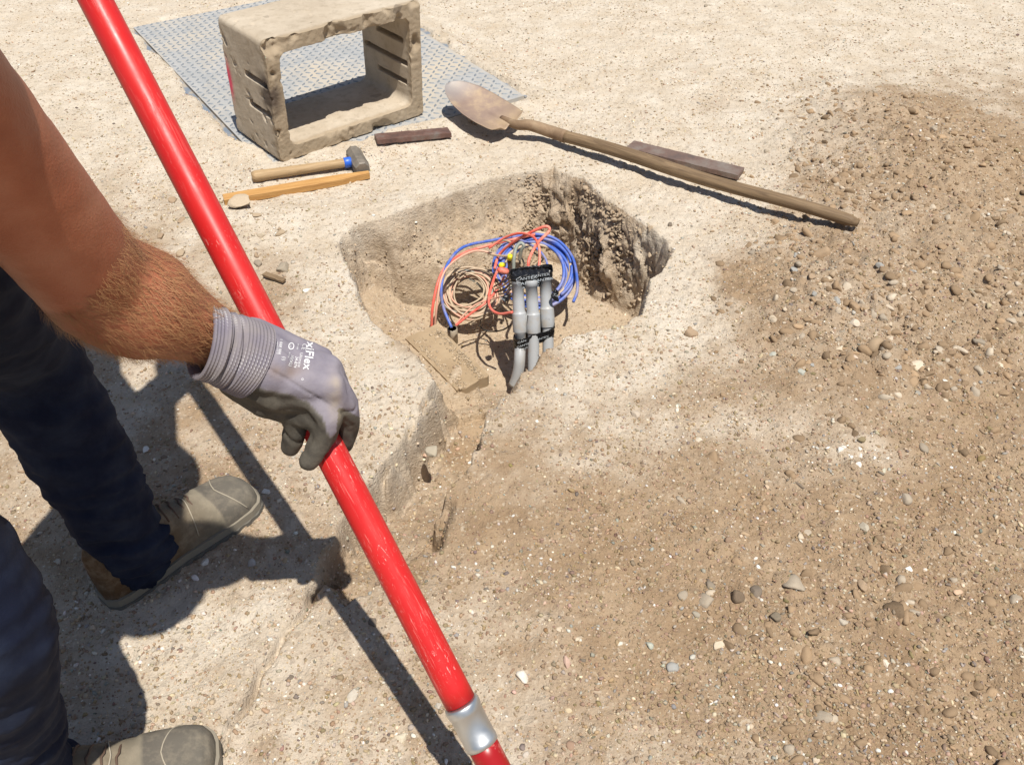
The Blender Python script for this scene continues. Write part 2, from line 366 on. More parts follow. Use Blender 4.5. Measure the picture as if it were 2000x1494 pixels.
def keep(x, y, m=.005):
    q = (x*0+1).astype(bool) & ~on_plate(x, y, m)
    return q
def masses(kind, n, seed, s0, s1, base, nvar, embed=.25, dens=None, bias=1.6, pw=2.2):
    r = np.random.default_rng(seed); x, y = region(n, r, bias); k = keep(x, y)
    b = np.clip(tabv(x, y), 0, 1); cl = fbm(x, y, 4.5, 4, seed+5)
    k &= r.random(n) < np.clip((dens(x, y, b, cl) if dens else 1), 0, 1)
    x, y = x[k], y[k]; sz = s0+(s1-s0)*r.random(len(x))**pw
    return scatter(kind, x, y, sz, base, nvar, seed, embed)
obs = []
obs.append(masses('gravel', 190000, 1, .0011, .0030, I1, 10, .1, lambda x, y, b, c: .65+c*.5, 1.4, 1.4))
obs.append(masses('gravel', 170000, 2, .0022, .0062, I1, 20, .12, lambda x, y, b, c: .42+.40*b*sst(-.2, .5, x)+c*.6, 1.5))
obs.append(masses('gravel', 9000, 3, .0045, .011, I2, 14, .05, lambda x, y, b, c: .06+.55*sst(.45, .8, b)*sst(.2, .9, x)*sst(-.1, .5, c+.3)+c*.16+.12*sst(.3, .6, b)*(x < -.6), 1.5, 3))
r = np.random.default_rng(19); x, y = region(60000, r, 1.3); k = keep(x, y) & (r.random(60000) < np.clip(heap(x, y)*1.1*(.6+fbm(x, y, 7, 3, 91))*1.6, 0, .97)); x, y = x[k], y[k]
cc = np.where(r.random((len(x), 1)) < .8, np.array([[.29, .20, .12]]), np.array([[.45, .38, .29]]))*(1+.18*r.normal(size=(len(x), 1)))
obs.append(scatter('gravel', x, y, 0.0032+.015*r.random(len(x))**3, I2, 30, 19, -.12, cols=cc))
# clods on the crumbly walls of the hole and heap
r = np.random.default_rng(9); n = 110000; x = r.uniform(-.5, .5, n); y = r.uniform(1.3, 2.45, n)
_, wl, hh, tt, bk, rt, bd = relief(x, y, True)
k = r.random(n) < np.clip(wl*(.03+.97*sst(-.05, .12, x)*bk)+bd*.30*np.clip(.3+fbm(x, y, 9, 3, 93)*1.5, 0, 1)+.02*hh, 0, 1)*.8
x, y = x[k], y[k]; bb = np.clip(brown_at(x, y), 0, 1)*0+.55
cc = np.array([.40, .31, .215])*(1+.13*r.normal(size=(len(x), 1)))
obs.append(scatter('gravel', x, y, .0035+.0095*r.random(len(x))**2.2*(.35+.65*sst(-.05, .12, x)), I2, 30, 9, -.30, cols=cc))
a_ = (Q1-Q0)[:2]; L_ = float(np.hypot(*a_)); a_ = a_/L_; b_ = np.array([-a_[1], a_[0]]); r = np.random.default_rng(29); n = 900
ta = r.random(n)*L_; tb = (.42*np.sign(r.normal(size=n))*(1-np.abs(r.normal(size=n))*.35)+.05)*PLW; k = (np.abs(tb-.05*PLW) < .49*PLW)
x, y = Q0[0]+a_[0]*ta+b_[0]*tb, Q0[1]+a_[1]*ta+b_[1]*tb; zf = (Q0[2]+(Q1[2]-Q0[2])*ta/L_)[k]; x, y = x[k], y[k]
obs.append(scatter('gravel', x, y, .0010+.0045*r.random(len(x))**2.5, I1, 12, 29, .2, cols=np.array([.42, .33, .225])*(1+.2*r.normal(size=(len(x), 1))), zf=zf))
deps = obs
for o in obs[1:]:                         # one mass of gravel
    pass
for o in bpy.context.view_layer.objects: o.select_set(False)
with bpy.context.temp_override(active_object=obs[0], selected_editable_objects=obs, selected_objects=obs): bpy.ops.object.join()
tag(obs[0], kind='stuff'); obs[0].name = 'gravel'; obs[0]['label'] = 'loose gravel and crumbs of dirt lying all over the ground'; obs[0]['category'] = 'gravel'

GR = {}
def stone(px, py, wpx, color, label, hr=.7, flatn=.6, seed=0, asp=.8, group=None, rot=None, name='stone'):
    p = on(px, py); depth = p[1]*cP+(CAMH-p[2])*sP; s = wpx/FPX*depth*.5
    r = np.random.default_rng(seed+int(px)); V = stone_shape(I3, seed+int(px)+int(py), .08); V[:, 2] *= flatn/.65; V[:, 1] *= asp/.8
    V += .05*np.stack([n3(V*1., 1.7, 3, k+seed) for k in range(3)], 1)
    a = rot if rot is not None else r.uniform(0, 6.28); ca, sa = math.cos(a), math.sin(a)
    V = np.stack([V[:, 0]*ca-V[:, 1]*sa, V[:, 0]*sa+V[:, 1]*ca, V[:, 2]], 1)*s
    key = tuple(color)
    if key not in GR: GR[key] = stone_mat('stone_paint', False, key)
    o = mesh(name, V, I3[1], GR[key], None, True); o.location = (float(p[0]), float(p[1]), float(p[2]+s*.06*flatn/.6))
    return tag(o, label, 'stone', group)
CR, WH, GY, BR_, PK, DK, GN = (.60,.50,.37), (.78,.74,.66), (.34,.34,.32), (.36,.26,.17), (.55,.38,.30), (.17,.14,.11), (.42,.43,.37)
stone(1022,1322,36, (.76,.70,.60), 'large cream white stone right of the red pole, above its metal collar', seed=1)
stone(1316,1306,32, GY, 'angular blue grey stone in the middle of the lower brown dirt', seed=2)
stone(1105,1293,30, PK, 'pink elongated stone lying in front of the mound, left of the grey angular one', seed=3, asp=.5, rot=2.0)
stone(1128,1248,18, CR, 'small cream wedge stone just behind the pink stone', seed=4)
stone(1094,1230,16, CR, 'small pale green cream stone beside the cream wedge stone', seed=5)
stone(1404,1260,30, CR, 'bumpy tan stone sunk in the dirt behind the blue grey angular one', seed=6)
stone(1567,728,22, GN, 'smooth grey green egg shaped pebble, front one of the pair right of the hole', seed=7)
stone(1511,693,20, GN, 'smooth grey green egg shaped pebble, back one of the pair right of the hole', seed=8)
stone(1689,1030,30, (.45,.40,.31), 'flat upright tan stone on the right dirt slope', seed=9)
stone(1648,1215,24, (.5,.44,.35), 'grey tan stone low on the right dirt slope', seed=10)
stone(1563,1047,20, CR, 'square cream chip next to a broken twig on the right slope', seed=11)
stone(1730,1298,26, (.72,.62,.5), 'whitish stone at the far right edge of the lower slope', seed=12)
stone(1683,1145,32, BR_, 'brown rounded stone half buried in the right slope', seed=13)
stone(1610,900,22, BR_, 'brown nugget stone just below the white chips on the right', seed=14)
stone(1240,810,24, (.5,.42,.33), 'round tan stone on the pale strip in front of the hole', seed=15)
stone(1365,860,20, (.62,.54,.42), 'pale tan stone in the gravel band in front of the hole', seed=16)
stone(845,880,38, (.42,.37,.28), 'flat tan rock lying on the floor of the trench', seed=17, flatn=.35)
stone(1310,440,16, DK, 'small dark brown lump above the right corner of the hole', seed=180)
stone(336,392,22, BR_, 'dark rounded stone left of the pointed wooden stake', seed=19)
stone(552,527,44, (.34,.29,.22), 'flat grey brown rock between the red pole and the hole', seed=20, flatn=.5)
stone(600,567,18, WH, 'round white stone on the pale bank left of the hole', seed=21)
stone(506,516,26, (.3,.25,.19), 'brown stone touching the flat grey brown rock', seed=22)
stone(519,960,20, WH, 'white stone just beyond the toe of the far boot', seed=23)
stone(545,978,18, (.7,.63,.5), 'cream stone inside the pole shadow near the far boot', seed=24)
stone(803,1322,26, (.55,.48,.36), 'tan wedge shaped stone between the pole shadow and the red pole', seed=25)
stone(730,1215,26, DK, 'dark brown stone between the red pole and its shadow', seed=26)
stone(565,1325,20, DK, 'dark grey stone right of the ground crack', seed=27)
stone(287,878,24, WH, 'white flake lying in the shade above the far boot', seed=28, flatn=.3)
stone(402,1098,20, WH, 'small white pebble in the arm shadow under the far boot', seed=29)
stone(493,1098,24, (.5,.46,.42), 'grey pebble in the arm shadow right of the white pebble', seed=30)
stone(855,1380,18, (.5,.45,.38), 'small grey stone against the left side of the red pole', seed=31)
stone(783,1440,34, (.6,.53,.4), 'broad flat cream stone near the bottom of the pole shadow', seed=32, flatn=.4)
stone(690,1358,34, (.52,.47,.39), 'flat pale grey stone left of the lower pole shadow', seed=33, flatn=.35)
stone(1475,1155,30, DK, 'dark brown clod at the top of the crumbly patch in lower dirt', seed=34, flatn=.9)
stone(1440,1165,36, (.15,.11,.075), 'largest dark clod in the crumbly patch in lower dirt', seed=35, flatn=.9)
stone(1515,1205,26, (.2,.165,.12), 'dark clod at the right end of the crumbly patch', seed=36, flatn=.9)
stone(1350,655,28, BR_, 'brown clod on the rim right in front of the hole corner', seed=37, flatn=.9)
stone(1600,498,42, (.38,.27,.17), 'large brown clod on the heap right of the shovel handle end', seed=38, flatn=.9)
stone(1708,680,44, (.38,.28,.18), 'large brown clod at the right edge of the dirt heap', seed=39, flatn=.9)
stone(1668,632,24, (.62,.53,.42), 'pale angular stone next to brown clods on the right heap', seed=40)
stone(1618,545,24, CR, 'pale stone on top of the right dirt heap', seed=41)
for k in range(14):
    px, py = 1670+random.gauss(0, 34), 886+random.gauss(0, 16)
    stone(px, py, random.uniform(7, 19), WH, 'small white chip in the cluster on the right slope', seed=50+k, group='white chips on the right slope')
for k in range(34):
    px, py = random.uniform(1500, 1800), random.uniform(430, 720)
    stone(px, py, random.uniform(12, 26), random.choice([BR_, (.40,.30,.20), (.33,.24,.155), GY, CR]), 'rounded stone partly buried in the brown spoil heap right of the hole', seed=80+k, group='stones in the right spoil heap')
for k in range(16):
    px, py = random.uniform(252, 560), random.uniform(405, 520)
    stone(px, py, random.uniform(10, 24), random.choice([BR_, (.40,.31,.21), (.5,.42,.31)]), 'tan stone in the brown band left of the hole', seed=130+k, group='stones left of the hole')

# ------------------------------------------------------------- steel checker plate
M_steel = mat('plate_steel', (.30, .345, .37), .6, .1); k = NB(M_steel)
dn = k.noise(3.2, 5, .65); dn2 = k.noise(60, 4, .7)
stl = k.mix(k.g(k.noise(14, 4), .35, .7), (.37, .37, .36), (.45, .44, .42))
du = k.g(k.math('ADD', k.math('MULTIPLY', dn, .8), k.math('MULTIPLY', dn2, .3)), .50, .72)
k.col(k.mix(k.math('MULTIPLY', du, .9), stl, (.52, .44, .33))); k.rough(k.g(du, -1.2, 1.2)); k.bump(dn2, .0006, .5)
M_lug = mat('lug_steel', (.22, .24, .26), .5, .1)
M_frame = mat('frame_steel', (.20, .24, .30), .5, .3); k = NB(M_frame); k.col(k.mix(k.g(k.noise(18, 4), .45, .6), (.24, .28, .33), (.50, .43, .34)))
pr = empty('checker_plate', pl0+pl_e*plW/2+pl_n*plD/2, 'grey steel checker plate set flat in the ground under the concrete box', 'steel plate')
def plp(a, b, z): return pl0+pl_e*a+pl_n*b+np.array([0, 0, z])
m = MB(); zt_ = .012
def boxm(m, fn, a0, a1, b0, b1, z0, z1):
    V = [fn(a, b, z) for z in (z0, z1) for a, b in ((a0, b0), (a1, b0), (a1, b1), (a0, b1))]
    m.add(V, [(3, 2, 1, 0), (4, 5, 6, 7), (0, 1, 5, 4), (1, 2, 6, 5), (2, 3, 7, 6), (3, 0, 4, 7)])
boxm(m, plp, 0, plW, 0, plD, -.01, zt_); m.build('plate', M_steel, pr, False)
m = MB(); pit = .0265
for a_ in range(int(plW/pit)):
    for b_ in range(int(plD/pit)):
        ca, cb = (a_+.5)*pit, (b_+.5)*pit; an = R(45) if (a_+b_) % 2 else R(-45); u = np.array([math.cos(an), math.sin(an)]); v = np.array([-u[1], u[0]])
        pts = [(.0125, 0), (.004, .0046), (-.004, .0046), (-.0125, 0), (-.004, -.0046), (.004, -.0046)]
        V = [plp(ca+u[0]*p+v[0]*q, cb+u[1]*p+v[1]*q, zt_-.0005) for p, q in pts]+[plp(ca+u[0]*t, cb+u[1]*t, zt_+.0032) for t in (.0065, -.0065)]
        m.add(V, [(0, 1, 6), (1, 2, 7, 6), (2, 3, 7), (3, 4, 7), (4, 5, 6, 7), (5, 0, 6)])
m.build('tread_pattern', M_lug, pr, False)
m = MB(); boxm(m, plp, -.030, -.004, .02, plD*1.0, -.01, .007); boxm(m, plp, -.03, plW+.03, -.010, -.003, -.01, .007); boxm(m, plp, plW+.004, plW+.028, .0, plD, -.01, .006)
m.build('frame', M_frame, pr, False)

# ------------------------------------------------------------- concrete box
def eval_mesh(o):
    dg = bpy.context.evaluated_depsgraph_get(); return bpy.data.meshes.new_from_object(o.evaluated_get(dg))
def tmp_obj(V, F):
    me = bpy.data.meshes.new('t'); me.from_pydata([tuple(map(float, v)) for v in V], [], [tuple(map(int, f)) for f in F]); o = bpy.data.objects.new('t', me); C.objects.link(o); return o
ident = lambda a, b, c: np.array([a, b, c], float)
m = MB(); W_, D_, H_, t_ = BW, BD, BH, BT
def rrect(x0, x1, z0, z1, r, n=5):
    P = []
    for cx, cz, a0 in ((x1-r, z1-r, 0), (x0+r, z1-r, 90), (x0+r, z0+r, 180), (x1-r, z0+r, 270)):
        for q in range(n): a = R(a0+90*q/(n-1)); P.append((cx+r*math.cos(a), cz+r*math.sin(a)))
    return P
Po, Pi = rrect(0, W_, 0, H_, .014), rrect(t_, W_-t_, t_, H_-t_, .022); n = len(Po)
V = [(x, 0, z) for x, z in Po]+[(x, D_, z) for x, z in Po]+[(x, 0, z) for x, z in Pi]+[(x, D_, z) for x, z in Pi]; F = []
for i_ in range(n):
    j = (i_+1) % n; F += [(i_, n+i_, n+j, j), (2*n+i_, 2*n+j, 3*n+j, 3*n+i_), (i_, j, 2*n+j, 2*n+i_), (n+i_, 3*n+i_, 3*n+j, n+j)]
bo = tmp_obj(V, F)
cut = MB()
for c_, b0, b1 in ((.64, .05, .55), (.39, .06, .56)): boxm(cut, ident, -.01, .030, D_*b0, D_*b1, H_*c_-.009, H_*c_+.009)
for c_, b0, b1 in ((.66, .14, .7), (.47, .08, .97), (.30, .1, .72)): boxm(cut, ident, W_-t_-.01, W_-t_+.028, D_*b0, D_*b1, H_*c_-.008, H_*c_+.008)
for c_, b0, b1 in ((.62, .3, .6),): boxm(cut, ident, t_-.016, t_+.01, D_*b0, D_*b1, H_*c_-.008, H_*c_+.008)
co = tmp_obj(cut.V, cut.F)
md = bo.modifiers.new('b', 'BOOLEAN'); md.operation = 'DIFFERENCE'; md.object = co; md.solver = 'EXACT'
md = bo.modifiers.new('r', 'REMESH'); md.mode = 'VOXEL'; md.voxel_size = .0036
bme = eval_mesh(bo); bpy.data.objects.remove(bo); bpy.data.objects.remove(co)
nvb = len(bme.vertices); P = np.zeros(nvb*3, np.float32); bme.vertices.foreach_get('co', P); P = P.reshape(-1, 3).astype(float)
N = np.zeros(nvb*3, np.float32); bme.vertices.foreach_get('normal', N); N = N.reshape(-1, 3).astype(float)
fr = 1-sst(.0, .045, P[:, 1]); lf = 1-sst(.0, .06, P[:, 0])
e1 = n3(P, 22, 4, 3); e2 = n3(P, 80, 3, 4); e3 = n3(P, 9, 3, 5)
disp = .0010*e3+.0007*e2+fr*(.0006*e1+.0008*e2+.0014*n3(P, 170, 3, 21)-.0003)
P2 = P+N*disp[:, None]; P2[:, 1] += fr*(.003*e3+.0016*e1+.0018*e2+.0014*n3(P, 170, 3, 22))*(.6+.4*lf)
chip = (1-sst(.0, .02, P[:, 1]))*np.clip(n3(P, 14, 3, 8)-.12, 0, 1)*.06; P2[:, 1] += chip
pit_ = np.clip(n3(P, 45, 2, 12)-.42, 0, 1)*(lf*.02+.006); P2 -= N*pit_[:, None]
bz = .016
Wd = BX0[None]+P2[:, :1]*BXe+P2[:, 1:2]*BXd+np.stack([P2[:, 2]*.034, P2[:, 2]*.018, P2[:, 2]+bz], 1)
bme.vertices.foreach_set('co', Wd.astype(np.float32).ravel())
A = bme.attributes.new('rim', 'FLOAT', 'POINT'); A.data.foreach_set('value', np.clip(1-sst(.0, .03, P[:, 1])+.35*e3+.5*np.clip(e1, 0, 1)*fr, 0, 1).astype(np.float32))
dk = 1.8*np.exp(-((P[:, 2]-.2)/.06)**2)*(1-sst(0, .05, P[:, 0]))*np.exp(-((P[:, 1]-.02)/.035)**2)*np.clip(.7+2*e1, 0, 1); dk = np.clip(dk, 0, 1)
A = bme.attributes.new('stain', 'FLOAT', 'POINT'); A.data.foreach_set('value', dk.astype(np.float32))
pk = ((P[:, 0] < .004)*np.exp(-((P[:, 1]-D_+.01)/.012)**2)*np.exp(-((P[:, 2]-.17)/.045)**2)*1.6).clip(0, 1)
A = bme.attributes.new('paint', 'FLOAT', 'POINT'); A.data.foreach_set('value', pk.astype(np.float32))
M_conc = mat('concrete', (.4, .34, .26), .92, 0, .2); k = NB(M_conc)
c = k.ramp(k.noise(7, 6, .65), [(.3, (.41, .34, .255)), (.5, (.48, .405, .31)), (.7, (.55, .475, .375))])
c = k.mix(k.math('MULTIPLY', k.g(k.noise(40, 5, .7), .5, .75), .6), c, (.27, .215, .15))
c = k.mix(k.math('MULTIPLY', k.attr('rim'), .7), c, (.33, .25, .16))
c = k.mix(k.math('MULTIPLY', k.g(k.vor(46, out='Color'), .93, .95), .6), c, (.14, .11, .085))
c = k.mix(k.math('MULTIPLY', k.attr('stain'), .85), c, (.075, .055, .045)); c = k.mix(k.attr('paint'), c, (.75, .1, .16))
k.col(c); p_ = k.bump(k.noise(160, 4, .7), .0016, .7); k.bump(k.noise(35, 4, .7), .003, .35, p_)
o = link('concrete_box', bme, M_conc, None, True); base_origin(o, BX0+BXe*W_/2+BXd*D_/2)
tag(o, 'open rectangular concrete box on its side with rough broken rim, standing on the steel plate', 'concrete box')

# ------------------------------------------------------------- tools and bars
def wood_mat(name, a, b, c_, along=(1, 0, 0), sc_=1.):
    m = mat(name, a, .65, 0, .3); k = NB(m); d = Vector(along).normalized(); q = d.rotation_difference(Vector((1, 0, 0))).to_euler()
    v0 = k.mapv((1, 1, 1), tuple(q)); n = k.t.nodes.new('ShaderNodeMapping'); n.inputs['Scale'].default_value = (1.3*sc_, 22*sc_, 22*sc_); k.t.links.new(v0, n.inputs[0])
    g1 = k.noise(6, 5, .65, .6, n.outputs[0]); g2 = k.noise(1.2, 4, .6, 0, v0)
    k.col(k.mix(k.g(g2, .35, .7), k.ramp(g1, [(.32, a), (.5, b), (.68, c_)]), k.ramp(g1, [(.3, b), (.6, c_)]))); k.bump(g1, .0008, .6); return m
def rust_mat(name, cols, sc_=14, rough=.75):
    m = mat(name, cols[0], rough, .2, .3); k = NB(m); n1 = k.noise(sc_, 5, .65); k.col(k.ramp(n1, [(.3, cols[0]), (.5, cols[1]), (.68, cols[2])])); k.bump(k.noise(sc_*12, 4, .7), .0008, .5); return m
# round point shovel
hA, hB = on(1100, 266, .036), on(1676, 437, .020)
axis = (hB-hA)/np.linalg.norm(hB-hA)
sh = empty('shovel', on(1240, 312), 'long handled shovel with weathered wooden handle and rusty pointed blade resting on the plate corner', 'shovel')
M_handle = wood_mat('weathered_wood', (.32, .225, .13), (.23, .155, .088), (.13, .085, .048), axis)
L_ = np.linalg.norm(hB-hA); ts_ = np.linspace(0, 1, 40)
pts = hA[None]+(hB-hA)[None]*ts_[:, None]; pts[:, 2] += .004*np.sin(ts_*9)
rr = .0178+.0012*np.sin(ts_*5); rr = np.where(ts_ > .93, rr*(1-.25*((ts_-.93)/.07)**2), rr); rr[-1] *= .75
tV, tF = tube(pts, rr, 20); mesh('handle', tV, tF, M_handle, sh)
M_rust = rust_mat('shovel_rust', [(.16, .10, .065), (.25, .165, .10), (.36, .26, .165)], 12)
neck = on(1000, 247, .046); top2 = on(1060, 252, .040)
pts = spline([hA+axis*.01, hA-axis*.05+np.array([0, 0, .002]), on(1035, 245, .05), on(1008, 244, .048), on(980, 232, .042)], 24); rr = np.interp(np.linspace(0, 1, 24), [0, .35, .7, 1], [.0195, .018, .0155, .010])
tV, tF = tube(pts, rr, 18); mesh('socket', tV, tF, M_rust, sh)
Nn = gp(996, 248, .040); Tt = gp(874, 163, .105); wl_ = (gp(1019, 229, .034)-gp(966, 269, .018)); wl_ /= np.linalg.norm(wl_)
ax = Tt-Nn; Lb = np.linalg.norm(ax); ax /= Lb; wl_ -= ax*(wl_@ax); wl_ /= np.linalg.norm(wl_); up = np.cross(wl_, ax); up = up if up[2] > 0 else -up
V = []; nu, nvv_ = 36, 25
def wprof(t): return float(np.interp(t, [0, .02, .1, .3, .5, .7, .85, .93, .98, 1], [.048, .066, .072, .076, .075, .066, .048, .033, .016, .004]))
for a_ in range(nu):
    t = a_/(nu-1)
    for b_ in range(nvv_):
        s_ = b_/(nvv_-1)*2-1; wv = wprof(t)
        hgt = .020*(s_*s_)*(wv/.076)+.014*math.sin(t*math.pi)*-1+.012*math.exp(-(s_*wv/.012)**2)*max(0, 1-t/.45)-.006*math.exp(-((abs(s_)*wv-.022)/.01)**2)*max(0, 1-t/.4)
        if t < .06: hgt += .010*(1-t/.06)*abs(s_)
        V.append(Nn+ax*(t*Lb)+wl_*(s_*wv)+up*hgt)
F = [(a_*nvv_+b_, a_*nvv_+b_+1, (a_+1)*nvv_+b_+1, (a_+1)*nvv_+b_) for a_ in range(nu-1) for b_ in range(nvv_-1)]
V = np.array(V); n0 = len(V); V = np.vstack([V, V-up*.0022]); F2 = F+[tuple(q+n0 for q in f[::-1]) for f in F]
rim_ = [b_ for b_ in range(nvv_)]+[a_*nvv_+nvv_-1 for a_ in range(1, nu)]+[(nu-1)*nvv_+b_ for b_ in range(nvv_-2, -1, -1)]+[a_*nvv_ for a_ in range(nu-2, 0, -1)]
F2 += [(rim_[q], rim_[(q+1) % len(rim_)], rim_[(q+1) % len(rim_)]+n0, rim_[q]+n0)[::-1] for q in range(len(rim_))]
o = mesh('blade', V, F2, None, sh); tt_ = np.array([((v-Nn)@ax)/Lb for v in V]); A = o.data.attributes.new('tip', 'FLOAT', 'POINT'); A.data.foreach_set('value', tt_.astype(np.float32))
M_blade = mat('blade_steel', (.3, .2, .15), .62, .15); k = NB(M_blade)
c = k.ramp(k.noise(16, 5, .6), [(.3, (.235, .165, .135)), (.52, (.30, .215, .165)), (.72, (.46, .34, .21))])
c = k.mix(k.math('MULTIPLY', k.g(k.attr('tip'), .66, .98), .8), c, (.36, .34, .33)); c = k.mix(k.math('MULTIPLY', k.g(k.attr('tip'), .35, .05), .5), c, (.47, .34, .20))
k.col(c); k.bump(k.noise(90, 4), .0008, .5); o.data.materials.append(M_blade)
# hammer
h0, h1 = on(492, 346, .016), on(682, 317, .022); ha = (h1-h0)/np.linalg.norm(h1-h0)
hm = empty('sledge_hammer', (h0+h1)/2*np.array([1, 1, 0]), 'sledge hammer with pale wooden handle and blue band in front of the concrete box', 'hammer')
M_hw = wood_mat('pale_wood', (.55, .40, .23), (.44, .305, .165), (.31, .20, .10), ha, 1.2)
ts_ = np.linspace(0, 1, 30); pts = h0+(h1-h0)*ts_[:, None]
rr = np.interp(ts_, [0, .015, .08, .2, .5, .8, 1], [.0135, .0165, .017, .0150, .0138, .0125, .013])
tV, tF = tube(pts, rr, 18); mesh('handle', tV, tF, M_hw, hm)
tV, tF = tube([h1-ha*.016, h1-ha*.014, h1+ha*.004, h1+ha*.006], [.0135, .0150, .0150, .0138], 18); mesh('blue_band', tV, tF, mat('blue_tape', (.03, .13, .62), .4), hm)
hc = h1+ha*.026; hx = np.cross([0, 0, 1], ha); hx /= np.linalg.norm(hx); hz = np.cross(ha, hx)
pts = [hc+hx*t for t in (-.058, -.054, -.036, -.02, .02, .036, .054, .058)]
def octo(P, rs, ax_, u, v, n=8):
    V = []; F = []
    for p, r_ in zip(P, rs):
        for q in range(n): a = (q+.5)/n*2*math.pi; V.append(p+u*math.cos(a)*r_+v*math.sin(a)*r_)
    for i_ in range(len(P)-1):
        for q in range(n): F.append((i_*n+q, i_*n+(q+1) % n, (i_+1)*n+(q+1) % n, (i_+1)*n+q))
    F += [tuple(range(n))[::-1], tuple((len(P)-1)*n+q for q in range(n))]; return V, F
tV, tF = octo([np.array(p)+np.array([0, 0, .0]) for p in pts], [.020, .0235, .025, .024, .024, .025, .0235, .020], hx, ha, hz)
M_hh = rust_mat('hammer_steel', [(.13, .115, .095), (.20, .175, .145), (.28, .24, .19)], 25, .6); mesh('head', tV, tF, M_hh, hm, False)
# pointed stake
s0, s1 = on(437, 391, .012), on(722, 342, .012); sa = (s1-s0); Ls = np.linalg.norm(sa); sa /= Ls; sn = np.cross([0, 0, 1], sa); sn /= np.linalg.norm(sn)
def stakep(t, v, z): return s0+sa*(t*Ls)+sn*v+np.array([0, 0, z])
ST = [(0, -.017, .017), (.55, -.017, .017), (.80, -.015, .016), (1., -.004, .009)]; V = []
for t, v0, v1 in ST: V += [stakep(t, v0, -.010), stakep(t, v1, -.010), stakep(t, v1, .010), stakep(t, v0, .010)]
F = [(0, 1, 2, 3), (12, 15, 14, 13)]
for i_ in range(3):
    for q in range(4): F.append((i_*4+q, (i_+1)*4+q, (i_+1)*4+(q+1) % 4, i_*4+(q+1) % 4))
bm = bmesh.new(); vs = [bm.verts.new(tuple(v)) for v in V]; [bm.faces.new([vs[q] for q in f]) for f in F]; bmesh.ops.recalc_face_normals(bm, faces=bm.faces[:]); bmesh.ops.bevel(bm, geom=bm.edges[:], offset=.0012, segments=1, affect='EDGES')
me = bpy.data.meshes.new('wooden_stake'); bm.to_mesh(me); bm.free()
M_stake = wood_mat('fresh_wood', (.62, .38, .15), (.52, .29, .10), (.40, .20, .065), sa, 1.3)
o = link('wooden_stake', me, M_stake, None, False); base_origin(o, (s0+s1)/2); tag(o, 'orange tan wooden stake with pointed right end lying in front of the hammer', 'stake')
# rusty bars
def bar(p0, p1, wid, hgt, tilt, name, m_, label, cat, lip=False, seed=0):
    a = p1-p0; L = np.linalg.norm(a); a = a/L; b = np.cross([0, 0, 1], a); b /= np.linalg.norm(b); u = np.cross(a, b); ct, st = math.cos(tilt), math.sin(tilt); b2 = b*ct+u*st; u2 = -b*st+u*ct
    n = 60; cs = [(-wid/2, 0), (wid/2, 0), (wid/2, hgt), (-wid/2, hgt)] if not lip else [(-wid/2, 0), (wid/2, 0), (wid/2, hgt), (-wid/2+.005, hgt), (-wid/2+.005, hgt*3.4), (-wid/2, hgt*3.4)]
    cs = [(x+.0, y) for x, y in cs]; V = []; k_ = len(cs)
    for i_ in range(n):
        p = p0+a*L*i_/(n-1)
        for x, y in cs: V.append(p+b2*x+u2*y)
    F = [(i_*k_+q, (i_+1)*k_+q, (i_+1)*k_+(q+1) % k_, i_*k_+(q+1) % k_) for i_ in range(n-1) for q in range(k_)]+[tuple(range(k_)), tuple((n-1)*k_+q for q in range(k_))[::-1]]
    V = np.array(V); V += np.stack([n3(V, 60, 3, seed+q) for q in range(3)], 1)*.0014
    bm = bmesh.new(); vs = [bm.verts.new(tuple(v)) for v in V]; [bm.faces.new([vs[q] for q in f]) for f in F]; bmesh.ops.recalc_face_normals(bm, faces=bm.faces[:])
    me = bpy.data.meshes.new(name); bm.to_mesh(me); bm.free(); o = link(name, me, m_, None, False); base_origin(o, (p0+p1)/2); tag(o, label, cat)
M_bar = rust_mat('rusty_bar', [(.085, .06, .055), (.17, .095, .075), (.20, .16, .14)], 22, .6)
bar(on(734, 276, .004), on(878, 263, .004), .050, .014, R(-4), 'rusty_bar', M_bar, 'short rough dark rusty bar lying right of the hammer below the concrete box', 'metal bar', seed=3)
M_bar2 = rust_mat('rusty_angle', [(.10, .085, .08), (.19, .125, .10), (.24, .20, .17)], 12, .6)
bar(on(1229, 290, .010), on(1446, 344, .010), 0.062, .014, R(-4), 'rusty_bar', M_bar2, 'brown rusty steel bar lying just behind the shovel handle', 'metal bar', False, seed=5)
# flat broken rock and wood chip
p = on(472, 402); V = stone_shape(I3, 991, .1)*np.array([.050, .034, .016]); V[:, 2] *= 1+.2*V[:, 0]/.05
o = mesh('flat_rock', V, I3[1], GR.setdefault('fr', stone_mat('flat_rock', False, (.52, .42, .30))), None, False); o.location = (p[0], p[1], p[2]+.014); o.rotation_euler = (.15, -.1, -.35); tag(o, 'flat tan broken rock leaning on the blunt left end of the stake', 'rock')
p0_, p1_ = on(517, 537, .006), on(556, 551, .006); bar(p0_, p1_, .014, .006, 0, 'wood_chip', M_handle, 'small brown wood chip between the red pole and the hole', 'wood chip', seed=8)
